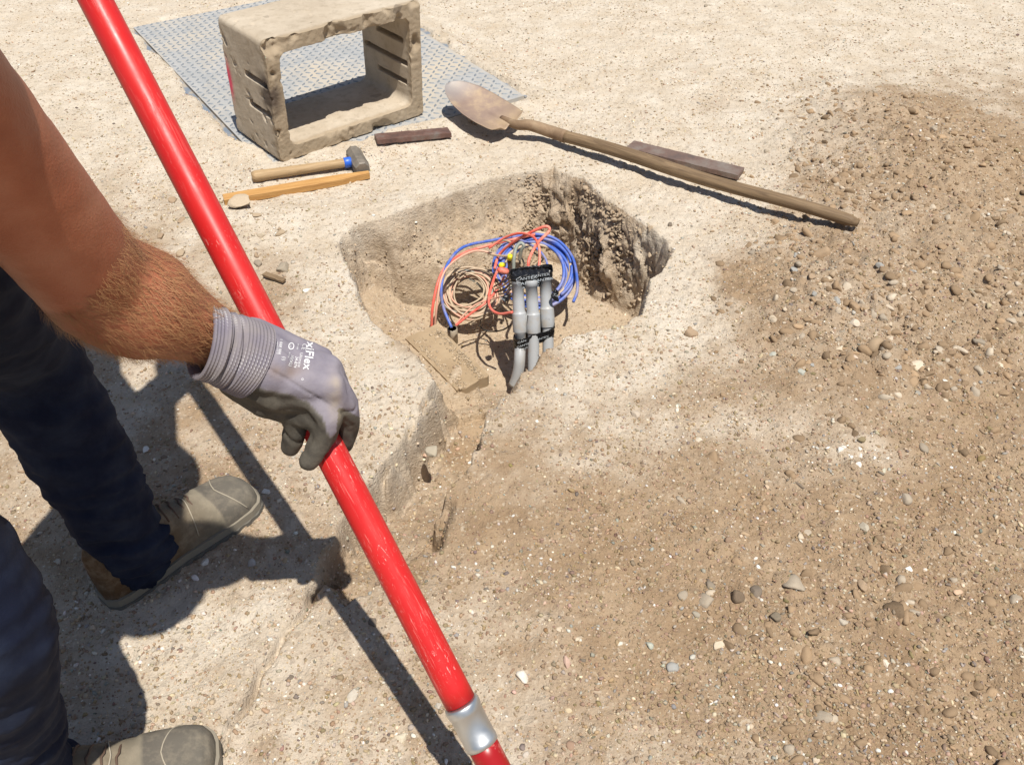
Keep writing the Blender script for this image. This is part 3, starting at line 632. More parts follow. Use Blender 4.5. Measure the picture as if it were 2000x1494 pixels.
# plank in the trench mouth
q0, q1, pw_ = Q0, Q1, PLW
a = (q1-q0); Lp = np.linalg.norm(a); a /= Lp; b = np.cross([0, 0, 1], a); b /= np.linalg.norm(b)
V = []; n = 50; mcs = 14
for i_ in range(n):
    for j in range(mcs):
        s_ = j/(mcs-1); V.append(q0+a*(Lp*(i_/(n-1)*1.08-.08))+b*((s_-.45)*pw_)+np.array([0, 0, 0]))
V = np.array(V); e_ = n3(V, 25, 3, 77); V[:, 2] += .002*e_+.0015*n3(V, 90, 2, 78); V[(n-1)*mcs:] += a*(.006*n3(V[(n-1)*mcs:], 60, 2, 79))[:, None]
nT = len(V); V = np.vstack([V, V-np.array([0, 0, .03])]); F = []
for i_ in range(n-1):
    for j in range(mcs-1):
        f = (i_*mcs+j, (i_+1)*mcs+j, (i_+1)*mcs+j+1, i_*mcs+j+1); F += [f, tuple(q+nT for q in f[::-1])]
rim_ = list(range(mcs))+[i_*mcs+mcs-1 for i_ in range(1, n)]+[(n-1)*mcs+j for j in range(mcs-2, -1, -1)]+[i_*mcs for i_ in range(n-2, 0, -1)]
F += [(rim_[q], rim_[(q+1) % len(rim_)], rim_[(q+1) % len(rim_)]+nT, rim_[q]+nT) for q in range(len(rim_))]
M_plank = mat('dusty_plank', (.36, .25, .15), .9, 0, .15); k = NB(M_plank); k.col(k.mix(k.g(k.noise(9, 5), .35, .7), (.40, .30, .19), (.30, .215, .13))); k.bump(k.noise(70, 4, .7), .002, .5)
o = mesh('plank', V, F, M_plank, None, False); base_origin(o, (q0+q1)/2); tag(o, 'dust covered plank slanting down across the front left mouth of the hole', 'plank')

# ------------------------------------------------------------- conduits, tape, cables
M_pvc = mat('grey_conduit', (.38, .40, .415), .42, 0, .5); k = NB(M_pvc); k.col(k.mix(k.g(k.noise(30, 4), .5, .8), (.41, .42, .425), (.40, .345, .27)))
def zat(px, py, Y):
    d = ray(px, py); t = Y/d[1]; return np.array([d[0]*t, Y, CAMH+d[2]*t])
YP = 1.72
def conduit(pxs, ys_, Y, label, bend=None):
    # ys_: image rows of top, neck end, bell start, bell end ; pipe goes on down
    top, ne, bs, be, bot = [zat(px, py, Y+(648-py)/108*.065) for px, py in zip(pxs, ys_)]
    path = [bot, be, be+(0, 0, .0008), bs, ne, top]
    P = []; rr = []
    if bend is not None:
        for q in spline(bend+[be-np.array([0, 0, .03]), be], 20)[:-1]: P.append(q); rr.append(.0142)
    else: P += [bot+(be-bot)*t for t in np.linspace(0, .98, 8)]; rr += [.0142]*8
    for f, r_ in ((0, .0145), (.004, .0176), (.02, .0179), (.5, .0179), (1, .0177)): P.append(be+(bs-be)*f); rr.append(r_)
    for f, r_ in ((.0, .0177), (.08, .0168), (.5, .0156), (1., .0148)): P.append(bs+(ne-bs)*(f*.5+.02)); rr.append(r_)
    for f in (.2, .75): P.append(ne+(top-ne)*f); rr.append(.0148)
    for f, r_ in ((.755, .0166), (.95, .0166), (.97, .0160)): P.append(ne+(top-ne)*f); rr.append(r_)
    tV, tF = tube(P, rr, 28); o = mesh('conduit', tV, tF, M_pvc); base_origin(o, P[0]); tag(o, label, 'conduit', 'grey conduits standing in the hole'); o.data.shade_smooth()
    return top, be
bend = [zat(1004, 752, 1.672), zat(1009, 738, 1.675), zat(1013, 720, 1.68), zat(1015, 698, 1.69)]
t1, e1_ = conduit([1010, 1013, 1014, 1016, 1016], [540, 598, 612, 648, 700], YP, 'left grey conduit of three, its lower end curving toward the trench', bend)
t2, e2_ = conduit([1037, 1040, 1041, 1042, 1042], [546, 600, 614, 650, 740], YP-.004, 'middle grey conduit of the taped bundle of three')
t3, e3_ = conduit([1064, 1067, 1068, 1070, 1071], [534, 588, 602, 638, 720], YP+.004, 'right grey conduit of the taped bundle of three')
M_tape = mat('black_tape', (.012, .012, .014), .28, 0, .6); k = NB(M_tape); k.bump(k.noise(110, 3, .6, 1.5), .002, .6)
M_print = mat('white_print', (.75, .82, .86), .5)
def band(centers, rad, z0, slope, wid, amp, seed, n=90, rows=7):
    # closed loop of tape round a row of pipes
    c0, c1 = centers[0], centers[-1]; u = (c1-c0); u[2] = 0; L = np.linalg.norm(u); u /= L; v = np.array([-u[1], u[0], 0]); per = 2*L+2*math.pi*rad; V = []
    r = np.random.default_rng(seed); ph = r.uniform(0, 6, 4)
    for i_ in range(n):
        s_ = i_/n*per
        if s_ < L: p = c0+u*s_-v*rad; nn = -v
        elif s_ < L+math.pi*rad: a = (s_-L)/rad; nn = -v*math.cos(a)+u*math.sin(a); p = c1+nn*rad
        elif s_ < 2*L+math.pi*rad: p = c1-u*(s_-L-math.pi*rad)+v*rad; nn = v
        else: a = (s_-2*L-math.pi*rad)/rad; nn = v*math.cos(a)-u*math.sin(a); p = c0+nn*rad
        al = float((p-c0)@u)
        for j in range(rows):
            w_ = j/(rows-1); V.append(np.array([p[0], p[1], z0+slope*al+(w_-.5)*wid+.0015*math.sin(i_*.35+ph[0])])+nn*(amp*(.5+.5*math.sin(i_*.8+j*1.3+ph[1]))+.0004*r.normal()))
    F = [(i_*rows+j, ((i_+1) % n)*rows+j, ((i_+1) % n)*rows+j+1, i_*rows+j+1) for i_ in range(n) for j in range(rows-1)]
    return V, F, u, v
def text_mesh(body, size=1.):
    cu = bpy.data.curves.new('txt', 'FONT'); cu.body = body; cu.size = size; cu.resolution_u = 3; o = bpy.data.objects.new('txt', cu); C.objects.link(o)
    me = eval_mesh(o); bpy.data.objects.remove(o); V = np.array([v.co[:] for v in me.vertices]); F = [tuple(p.vertices) for p in me.polygons]; return V, F
def tape(name, label, zt, specs, words, t1, t2, t3):
    root = empty(name, (t1+t3)/2*np.array([1, 1, 0])+np.array([0, 0, zt]), label, 'tape'); mb = MB(); TX = MB()
    for (dz, sl, wd, am, rd, sd_) in specs:
        V, F, u, v = band([t1, t2, t3], rd, zt+dz, sl, wd, am, sd_); mb.add(V, F)
    mb2 = mb.build('wrap', M_tape, root)
    sm = mb2.modifiers.new('s', 'SOLIDIFY'); sm.thickness = .0006
    rdm = max(q[4] for q in specs)+.0042
    for (word, xo, zo, size, sl) in words:
        V, F = text_mesh(word, size); P = [t1*np.array([1, 1, 0])+u*(xo+q[0]*1.15)-v*(rdm)+np.array([0, 0, zt+zo+q[1]+sl*(xo+q[0])]) for q in V]; TX.add(P, F)
    TX.build('printed_text', M_print, root, False)
    return root, mb2
zt_ = float(t1[2])-.006
root, wr = tape('black_tape', 'black electrical tape with white print wrapped round the tops of the three conduits', zt_, [(-.010, .08, .019, .0022, .0172, 1), (-.002, -.03, .019, .0020, .0180, 2), (.006, .12, .019, .0022, .0184, 3), (.012, .02, .014, .0016, .0174, 4)],
    [('CANTEX', -.006, .009, .0115, .1), ('CANTEX', .032, .012, .010, .1), ('CANTEX', -.004, -.005, .0125, .05), ('CANTEX', .036, -.003, .011, .12), ('CANTEX', .000, -.0185, .0115, .08)], t1, t2, t3)
# crumpled tape over the open pipe ends and hanging tails
mb = MB(); u_ = (t3-t1); u_[2] = 0; Lt = np.linalg.norm(u_); u_ /= Lt; v_ = np.array([-u_[1], u_[0], 0]); n = 26; mr = 10; V = []
for i_ in range(n):
    for j in range(mr):
        a, b = i_/(n-1), j/(mr-1)*2-1; e = 1-(2*a-1)**8
        V.append(t1*np.array([1, 1, 0])+u_*(-.013+a*(Lt+.026))+v_*(b*.0150*math.sqrt(max(e, .15)))+np.array([0, 0, zt_+.0145+.003*math.sin(a*19+b*3)*(1-b*b)+.002*math.sin(a*41)]))
mb.add(V, [(i_*mr+j, (i_+1)*mr+j, (i_+1)*mr+j+1, i_*mr+j+1) for i_ in range(n-1) for j in range(mr-1)]); mb.build('tape_top', M_tape, root)
def crumple(c, s_, seed):
    V = I3[0]*np.array(s_); V = V+np.stack([n3(V*1+seed, 70, 3, seed+q) for q in range(3)], 1)*.010; return V+c, I3[1]
for px, py, s_ in ((986, 583, (.011, .012, .012)), (1086, 577, (.007, .010, .017))):
    mb = MB(); mb.add(*crumple(zat(px, py, YP+.028), s_, int(px))); mb.build('tape_tail', M_tape, root)
for word, px, py in (('TEX', 975, 583), ('CA', 1082, 577)):
    mb = MB(); V, F = text_mesh(word, .010); c0 = zat(px, py, YP-.024); mb.add([c0+np.array([q[0]*.8, 0, q[1]-q[0]*.5]) for q in V], F)
    mb.build('printed_text', M_print, root, False)
zt2 = float(e1_[2])-.013; dv_ = np.array([0, .008, 0])
tape('black_tape', 'lower black tape band slanting up to the right across the three conduits', zt2, [(-.008, .33, .017, .0014, .0156, 5), (.002, .30, .017, .0016, .0160, 6), (-.017, .05, .012, .0012, .0138, 7)] if False else [(-.008, .36, .016, .0014, .0156, 5), (.002, .30, .015, .0016, .0160, 6), (-.020, .40, .015, .0014, .0154, 7), (.000, .05, .016, .0012, .0152, 8)],
    [('CANTEX', -.012, -.012, .0085, .33), ('CANTEX', .030, -.010, .0085, .33), ('CAN', -.010, .001, .009, .3), ('CANTEX', -.010, -.024, .0085, .36)], e1_-dv_, e2_-dv_, e3_-dv_)
# cables
def cab(name, c, rough=.5, dust=(.5, .40, .29), amt=.5):
    m = mat(name, c, rough); k = NB(m); k.col(k.mix(k.math('MULTIPLY', k.g(k.noise(26, 4), .42, .68), amt), c, dust)); return m
M_blue = cab('blue_cable', (.055, .13, .50), amt=.55); M_red = cab('red_wire', (.80, .13, .09), dust=(.75, .42, .30), amt=.6); M_tan = cab('tan_cable', (.50, .385, .26), dust=(.38, .28, .19)); M_pinkc = cab('pink_cable', (.66, .36, .25)); M_gr = cab('grey_wire', (.27, .30, .26)); M_blk = cab('black_wire', (.02, .018, .016), amt=.3)
def coil(name, label, px, py, depth, nrm, r0, r1, turns, rad, mats, group, zth, seed, ell=1.):
    c = dp(px, py, depth); root = empty(name, c-np.array([0, 0, .05]), label, 'cable coil'); nrm = np.array(nrm, float); nrm /= np.linalg.norm(nrm); a = np.cross(nrm, [0, 1, 0]); a /= np.linalg.norm(a); b = np.cross(nrm, a)
    r = np.random.default_rng(seed); n = 90
    for t in range(turns):
        rb = r0+(r1-r0)*r.random(); ph = r.uniform(0, 6.28, 4); off = np.array([r.normal(), r.normal()])*(r1-r0)*.22; hz_ = r.uniform(-zth, zth); P = []
        th = np.linspace(0, 2*math.pi*.985, n)
        for q in th:
            rr_ = rb+.0035*math.sin(q+ph[0])+.0022*math.sin(2*q+ph[1])+.001*math.sin(3*q+ph[3]); P.append(c+a*(rr_*math.cos(q+ph[2])*ell+off[0])+b*(rr_*math.sin(q+ph[2])+off[1])+nrm*(hz_+.004*math.sin(q*2+ph[3])+.0016*math.sin(3*q+ph[1])))
        tV, tF = tube(P, rad*(.9+.25*r.random()), 8); mesh('cable', tV, tF, mats[t % len(mats)], root)
    return root, c, a, b, nrm
cr, cc_, ca_, cb_, cn_ = coil('cable_coil', 'tan and pink coil of thin wires lying left of the conduits', 916, 572, 2.46, (0, -.45, .89), .050, .079, 24, .0025, [M_tan, M_tan, M_pinkc, M_tan, M_gr], None, .012, 4)
P = [cc_+(-ca_*.0)+(np.array([-.035, .028, .030]))+np.array([.012*math.cos(q)*.6, .010*math.cos(q)*-.8, .02*math.sin(q)]) for q in np.linspace(0, 6.2, 20)]
tV, tF = tube(P, .0026, 8); mesh('tie', tV, tF, M_tan, cr)
coil('cable_coil', 'blue coil of thicker cable leaning behind the conduit tops', 1045, 527, 2.50, (.05, -.40, .91), .088, .112, 12, .0045, [M_blue, M_blue, M_blue, M_blue, M_blue, M_tan], None, .008, 6, .98)
def wire(pts, r_, m_, label, n=60, name='wire', group=None):
    P = spline([dp(*p) for p in pts], n); tV, tF = tube(P, r_, 8); o = mesh(name, tV, tF, m_); base_origin(o, P[0]); tag(o, label, 'wire', group); return o
wire([(1120,590,2.4),(1128,560,2.43),(1119,505,2.5),(1090,470,2.53),(1050,458,2.53),(1000,463,2.5),(960,470,2.48),(905,483,2.42),(875,515,2.36),(862,560,2.33),(866,600,2.34),(882,640,2.33)], .0042, M_blue, 'blue cable arching from the blue coil over the tan coil into the small pipe stub', 110)
wire([(1000,463,2.49),(1040,480,2.45),(1065,505,2.42),(1072,540,2.4)], .0034, M_blue, 'short blue cable curving down behind the right conduit top')
wire([(843,642,2.36),(845,600,2.33),(856,550,2.33),(872,520,2.36),(905,495,2.4),(960,478,2.42),(1010,466,2.44),(1045,458,2.42)], .0038, M_red, 'red wire rising along the far left side of the tan coil', 90)
wire([(849,644,2.36),(853,600,2.33),(862,545,2.33),(885,512,2.36),(930,490,2.4),(975,500,2.4)], .0030, M_pinkc, 'dusty pink wire beside the leftmost red wire', 90)
wire([(1031,528,2.2),(1034,505,2.2),(1050,475,2.25),(1070,455,2.28),(1073,446,2.28),(1063,443,2.28),(1035,455,2.3),(1000,475,2.36),(975,498,2.4),(966,525,2.38)], .0040, M_red, 'red wire with a tall loop above the conduit tops', 90)
wire([(1051,530,2.2),(1054,505,2.21),(1052,480,2.23),(1040,462,2.28),(1015,456,2.32),(985,465,2.36),(955,485,2.38)], .0034, M_red, 'red wire bending over behind the tall red loop', 90)
wire([(972,527,2.35),(963,550,2.3),(955,580,2.26),(958,602,2.22),(975,613,2.18),(1001,610,2.14)], .0036, M_red, 'bright red wire swinging below the connectors to the left conduit')
wire([(890,636,2.3),(920,612,2.3),(950,590,2.3),(975,560,2.32),(985,540,2.3)], .0032, M_red, 'red wire running diagonally from the pipe stub to the connectors')
wire([(889,634,2.31),(915,606,2.31),(935,592,2.31),(965,583,2.3),(985,578,2.25)], .0022, M_pinkc, 'thin pink wire alongside the diagonal red wire')
wire([(1003,528,2.25),(1004,505,2.24),(1008,485,2.24),(1016,475,2.24),(1023,480,2.24),(1018,490,2.25),(1014,508,2.27)], .0045, M_gr, 'grey green wire hooked over above the conduit tops')
wire([(958,497,2.4),(980,500,2.38),(1000,498,2.36),(1004,480,2.36),(985,470,2.4),(960,478,2.42)], .0030, M_tan, 'tan wire crossing behind the yellow connectors')
wire([(940,622,2.37),(938,638,2.38),(955,647,2.39),(980,645,2.37),(998,635,2.33)], .0022, M_blk, 'thin black wire looping on the dirt left of the conduits')
wire([(1016,515,2.3),(1014,500,2.32),(1022,510,2.3),(1026,530,2.28)], .0024, M_blk, 'thin black wire behind the middle conduit top')
wire([(1040,530,2.28),(1050,515,2.3),(1060,505,2.35),(1035,490,2.38)], .0024, M_blk, 'black wire slanting behind the right conduit top')
for q in range(7): wire([(965+q*3, 560+q*5, 2.3), (978+q*2, 552+q*7, 2.27), (990, 545+q*8, 2.22), (998, 540+q*6, 2.16)], .0022+.0004*(q % 3), [M_blk, M_tan, M_blk, M_gr, M_blk, M_pinkc, M_blk][q], 'thin wire in the dark tangle at the left side of the conduit tape', 30, group='tangle of thin wires beside the conduits')
M_yel = mat('yellow_plastic', (.82, .72, .02), .4)
for px, py, d_, lab, sl in ((996, 503, 2.25, 'yellow wire connector standing upright left of the hooked grey wire', (.1, -.2, 1)), (980, 518, 2.28, 'yellow wire connector pointing its round end outward above the red connector', (-.3, -.8, .6))):
    c = dp(px, py, d_); a = np.array(sl); a = a/np.linalg.norm(a); rt = empty('wire_connector', c-a*.02, lab, 'connector', None)
    tV, tF = tube([c-a*.006, c-a*.005, c+a*.006, c+a*.008], [.006, .0078, .0068, .005], 12); mesh('cap', tV, tF, M_yel, rt)
    tV, tF = tube([c-a*.03, c-a*.015, c-a*.006], [.003, .006, .0062], 12); mesh('skirt', tV, tF, M_blk, rt)
c = dp(983, 529, 2.27); a = np.array([.95, .0, -.3]); tV, tF = tube([c-a*.016, c-a*.008, c+a*.008, c+a*.014], [.004, .0085, .0085, .005], 12); o = mesh('wire_connector', tV, tF, M_red); base_origin(o, c); tag(o, 'red wire connector lying below the yellow ones', 'connector')
c = zat(884, 652, 1.86); M_stub = cab('grey_stub', (.27, .23, .17), amt=.6); tV, tF = tube([c-(0, 0, .03), c, c+(0, 0, .019), c+(0, 0, .019), c+(0, 0, .008)], [.0135, .0140, .0140, .0115, .0110], 20); o = mesh('pipe_stub', tV, tF, M_stub); base_origin(o, c); tag(o, 'short grey brown pipe stub sticking out of the hole floor under the blue cable', 'pipe stub')

# ------------------------------------------------------------- red pole
PA, PB = dp(272, 165, 1.07), dp(903, 1378, 1.09); pd = PB-PA; pl = np.linalg.norm(pd); pd /= pl; PR = .0198
def polep(px_t): return PA+pd*px_t
low = (PB[2]-gz(*(PB+pd*.38)[:2])-.0)/-pd[2]; Ltot = pl+low
pole = empty('red_pole', PA+pd*(Ltot), 'scratched glossy red pole with shiny metal collar, held by the gloved hand', 'pole')
M_redp = mat('red_paint', (.62, .012, .014), .3, 0, .4); k = NB(M_redp)
q = Vector(pd).rotation_difference(Vector((1, 0, 0))).to_euler(); v0 = k.mapv((1, 1, 1), tuple(q))
mp = k.t.nodes.new('ShaderNodeMapping'); mp.inputs['Scale'].default_value = (5, 70, 70); k.t.links.new(v0, mp.inputs[0])
mp2 = k.t.nodes.new('ShaderNodeMapping'); mp2.inputs['Scale'].default_value = (60, 30, 30); mp2.inputs['Rotation'].default_value = (.3, .5, .2); k.t.links.new(v0, mp2.inputs[0])
mp3 = k.t.nodes.new('ShaderNodeMapping'); mp3.inputs['Scale'].default_value = (14, 60, 60); mp3.inputs['Rotation'].default_value = (0, .25, .35); k.t.links.new(v0, mp3.inputs[0])
s1_ = k.noise(3, 5, .75, 1.2, mp.outputs[0]); s2_ = k.noise(2.2, 4, .8, 2.5, mp3.outputs[0]); big = k.noise(7, 3)
zgr = k.t.nodes.new('ShaderNodeSeparateXYZ'); k.t.links.new(k.co, zgr.inputs[0]); lowm = k.g(zgr.outputs[2], .95, .30)
scr = k.math('MULTIPLY', k.g(s1_, .56, .66), k.g(big, .38, .6)); scr2 = k.math('MULTIPLY', k.math('MULTIPLY', k.g(s2_, .60, .67), k.g(k.noise(11, 3), .46, .62)), k.math('ADD', lowm, .1))
c = k.mix(k.g(k.noise(4, 3), .3, .7), (.50, .012, .013), (.60, .024, .022))
c = k.mix(k.math('MULTIPLY', scr, k.math('ADD', k.math('MULTIPLY', lowm, .5), .12)), c, (.86, .28, .24)); c = k.mix(scr2, c, (.90, .52, .46))
k.col(c); k.rough(k.g(k.math('ADD', k.math('MULTIPLY', scr, .5), k.noise(25, 4)), -.6, 2.0)); k.bump(k.math('ADD', scr, scr2), .0003, .4)
tt = np.linspace(-.5, pl-.006, 60); tV, tF = tube(PA+pd*tt[:, None], PR, 48); mesh('shaft', tV, tF, M_redp, pole)
M_col = mat('collar_metal', (.62, .64, .65), .28, .9); k = NB(M_col); k.rough(k.g(k.noise(40, 4), -.3, 1.6)); k.bump(k.noise(60, 3), .0004, .3)
u0 = pl; tts = [u0-.004, u0-.0035, u0-.001, u0+.003, u0+.006, u0+.009, u0+.0095, u0+.046, u0+.047, u0+.050, u0+.054, u0+.0545]
rrs = [PR, PR+.0024, PR+.0030, PR+.0030, PR+.0024, PR+.0018, PR+.0013, PR+.0013, PR+.0018, PR+.0018, PR+.0014, PR]
tV, tF = tube([polep(t) for t in tts], rrs, 48); cl = mesh('collar', tV, tF, M_col, pole)
M_redd = mat('dark_red', (.30, .008, .010), .35); k = NB(M_redd); k.col(k.mix(k.math('MULTIPLY', k.g(k.noise(60, 4, .7), .55, .62), .5), (.34, .008, .010), (.62, .2, .17)))
tV, tF = tube([polep(t) for t in np.linspace(u0+.045, Ltot-.12, 10)], PR-.0005, 40); mesh('lower_shaft', tV, tF, M_redd, pole)
tV, tF = tube([polep(t) for t in (Ltot-.13, Ltot-.125, Ltot-.03, Ltot)], [PR+.001, PR+.003, PR+.002, .006], 32); mesh('tip', tV, tF, M_col, pole)

# ------------------------------------------------------------- person
def blobmesh(bones, vox, smooth=8, seg_=14):
    V = []; F = []
    for p0, r0, p1, r1 in bones:
        p0 = np.array(p0, float); p1 = np.array(p1, float); L = np.linalg.norm(p1-p0)+1e-9; d = (p1-p0)/L; P = []; rr = []
        for a in np.linspace(-90, 0, 6)[1:-1]: P.append(p0+d*r0*math.sin(R(a))); rr.append(r0*math.cos(R(a)))
        for t in np.linspace(0, 1, max(2, int(L/.012))): P.append(p0+(p1-p0)*t); rr.append(r0+(r1-r0)*t)
        for a in np.linspace(0, 90, 6)[1:-1]: P.append(p1+d*r1*math.sin(R(a))); rr.append(r1*math.cos(R(a)))
        tV, tF = tube(P, rr, 18); n = len(V); V += tV; F += [tuple(q+n for q in f) for f in tF]
    o = tmp_obj(V, F); md = o.modifiers.new('r', 'REMESH'); md.mode = 'VOXEL'; md.voxel_size = vox
    md = o.modifiers.new('s', 'SMOOTH'); md.iterations = smooth; md.factor = .5
    me = eval_mesh(o); bpy.data.objects.remove(o); return me
def getco(me):
    a = np.zeros(len(me.vertices)*3, np.float32); me.vertices.foreach_get('co', a); b = np.zeros_like(a); me.vertices.foreach_get('normal', b); return a.reshape(-1, 3).astype(float), b.reshape(-1, 3).astype(float)
def setco(me, P): me.vertices.foreach_set('co', P.astype(np.float32).ravel()); me.update()
def fattr(me, name, v): A = me.attributes.new(name, 'FLOAT', 'POINT'); A.data.foreach_set('value', np.asarray(v, np.float32))
person = empty('person', (-.66, .72, 0), 'person at the left in jeans and brown boots, gloved hand gripping the red pole', 'person')
# joints (metres)
WR = dp(455, 672, 1.00); EL = dp(192, 556, .865); SHr = np.array([-.40, .50, 1.22]); NECK = np.array([-.53, .95, 1.29]); HEAD = np.array([-.45, 1.07, 1.38]); SHl = np.array([-.70, 1.04, 1.22])
PELV = np.array([-.60, .60, .90]); CH = np.array([-.52, .76, 1.15])
HANDL = PA-pd*.36; ELl = np.array([-.80, 1.32, 1.02])
def lerp(a, b, t): return np.array(a)+(np.array(b)-np.array(a))*t
body = [(WR, .031, lerp(WR, EL, .28), .0375), (lerp(WR, EL, .28), .0375, lerp(WR, EL, .72), .0595), (lerp(WR, EL, .72), .0595, EL, .0575), (EL, .054, lerp(EL, SHr, .5), .054), (lerp(EL, SHr, .5), .052, SHr, .058),
        (SHr, .06, CH, .10), (SHl, .06, CH, .10), (CH, .12, PELV, .12), (CH, .09, NECK, .055), (NECK, .052, HEAD, .055), (HEAD, .078, HEAD+np.array([.035, .05, .03]), .072), (HEAD+np.array([.03, .06, -.03]), .05, HEAD+np.array([.05, .085, -.05]), .035),
        (HEAD+np.array([.062, .085, .005]), .012, HEAD+np.array([.078, .105, -.012]), .010),
        (SHl, .055, ELl, .043), (ELl, .043, lerp(ELl, HANDL, .8), .030)]
hh = HANDL-pd*0+np.array([-.03, -.01, .02])
body += [(lerp(ELl, HANDL, .8), .028, hh, .030)]
for q in range(4):
    b0 = hh-pd*(.03-.02*q)+np.array([.01, 0, 0]); b1 = b0+np.array([.045, -.02, .0]); b2 = b1+np.array([.012, .03, -.015]); body += [(b0, .011, b1, .010), (b1, .010, b2, .009)]
body += [(hh, .014, hh-pd*-.04+np.array([.01, .03, 0]), .012)]
me = blobmesh(body, .006, 10)
P, N = getco(me); fo = P[:, 2] < 1.1
P = P+N*(.0018*n3(P, 16, 3, 5)+.0005*n3(P, 90, 2, 6))[:, None]; setco(me, P)
M_skin = mat('skin', (.50, .24, .13), .5, 0, .4); k = NB(M_skin); n1 = k.noise(16, 5, .6)
c = k.ramp(n1, [(.3, (.30, .088, .042)), (.5, (.36, .120, .060)), (.7, (.40, .155, .085))]); c = k.mix(k.math('MULTIPLY', k.g(k.noise(260, 3, .7), .55, .75), .5), c, (.34, .13, .06))
k.col(c); k.bump(k.noise(380, 3, .6), .0009, .6); k.b.inputs['Subsurface Weight'].default_value = .08; k.b.inputs['Subsurface Radius'].default_value = (.01, .004, .002)
bodyo = link('body', me, M_skin, person)
# arm hair
bvh = BVHTree.FromPolygons([tuple(v) for v in P], [tuple(p.vertices) for p in me.polygons]); r = np.random.default_rng(5)
dist_t = ((P-WR)@(EL-WR))/np.dot(EL-WR, EL-WR); cand = np.where((dist_t > -.02) & (dist_t < 1.25) & (np.linalg.norm(P-WR-np.outer(dist_t, EL-WR), axis=1) < .085))[0]
V = []; F = []; dW = (WR-EL)/np.linalg.norm(WR-EL)
for idx in r.choice(cand, min(len(cand)*4, 14000)):
    nrm_ = N[idx]; base = P[idx]+r.normal(size=3)*.0022; tan = dW-nrm_*(dW@nrm_); side = np.cross(nrm_, tan); L = r.uniform(.007, .024)
    sw = r.normal()*.55+.5*math.sin(base[0]*60+base[2]*40)
    d1 = tan*.9+nrm_*.42+side*sw; d1 /= np.linalg.norm(d1); d2 = tan+nrm_*.12+side*(sw+r.normal()*.3); d2 /= np.linalg.norm(d2)
    w_ = side*.00020; p0 = base-nrm_*.001; p1 = p0+d1*L*.5; p2 = p1+d2*L*.5; n = len(V)
    V += [p0-w_, p0+w_, p1-w_*.8, p1+w_*.8, p2]; F += [(n, n+1, n+3, n+2), (n+2, n+3, n+4)]
M_hair = mat('arm_hair', (.36, .185, .085), .55, 0, .3); hr_ = mesh('arm_hair', V, F, M_hair, person, False)
# head hair / cap
me = blobmesh([(HEAD+np.array([-.012, -.012, .018]), .080, HEAD+np.array([.02, .035, .045]), .072)], .008, 4); link('hair', me, mat('hair', (.12, .07, .035), .8), person)
# shirt
sh_b = [(lerp(EL, SHr, .74), .074, SHr, .080), (SHr, .072, CH, .115), (SHl, .072, CH, .115), (SHl, .070, lerp(SHl, ELl, .5), .062), (CH, .125, lerp(CH, PELV, .9), .135), (CH, .10, lerp(CH, NECK, .6), .068)]
me = blobmesh(sh_b, .009, 6); P, N = getco(me); setco(me, P+N*(.007*n3(P, 12, 3, 31)+.003*n3(P, 34, 2, 32))[:, None])
link('shirt', me, mat('shirt_cloth', (.10, .12, .16), .9, 0, .1), person)
# boots
toeA = gp(492, 966); dirA = gp(300, 1108)-toeA; dirA /= -np.linalg.norm(dirA); heelA = toeA-dirA*.31
toeB = gp(431, 1484); dirB = gp(262, 1532)-toeB; dirB /= -np.linalg.norm(dirB); heelB = toeB-dirB*.31
M_boot = mat('boot_suede', (.2, .16, .12), .85, 0, .2); k = NB(M_boot); t_a = k.attr('zone')
c = k.ramp(t_a, [(0, (.10, .058, .03)), (.40, (.14, .09, .05)), (.49, (.16, .125, .085)), (.60, (.18, .148, .105)), (.70, (.22, .19, .14)), (.715, (.125, .11, .09)), (1, (.145, .13, .105))])
c = k.mix(k.math('MULTIPLY', k.g(k.noise(45, 5, .7), .45, .7), .35), c, (.38, .32, .23)); k.col(c); k.bump(k.noise(160, 4, .7), .001, .5)
M_mid = mat('sole_rubber', (.24, .21, .16), .8); M_out = mat('outsole_rubber', (.13, .12, .10), .85); M_lace = mat('lace', (.10, .06, .04), .8)
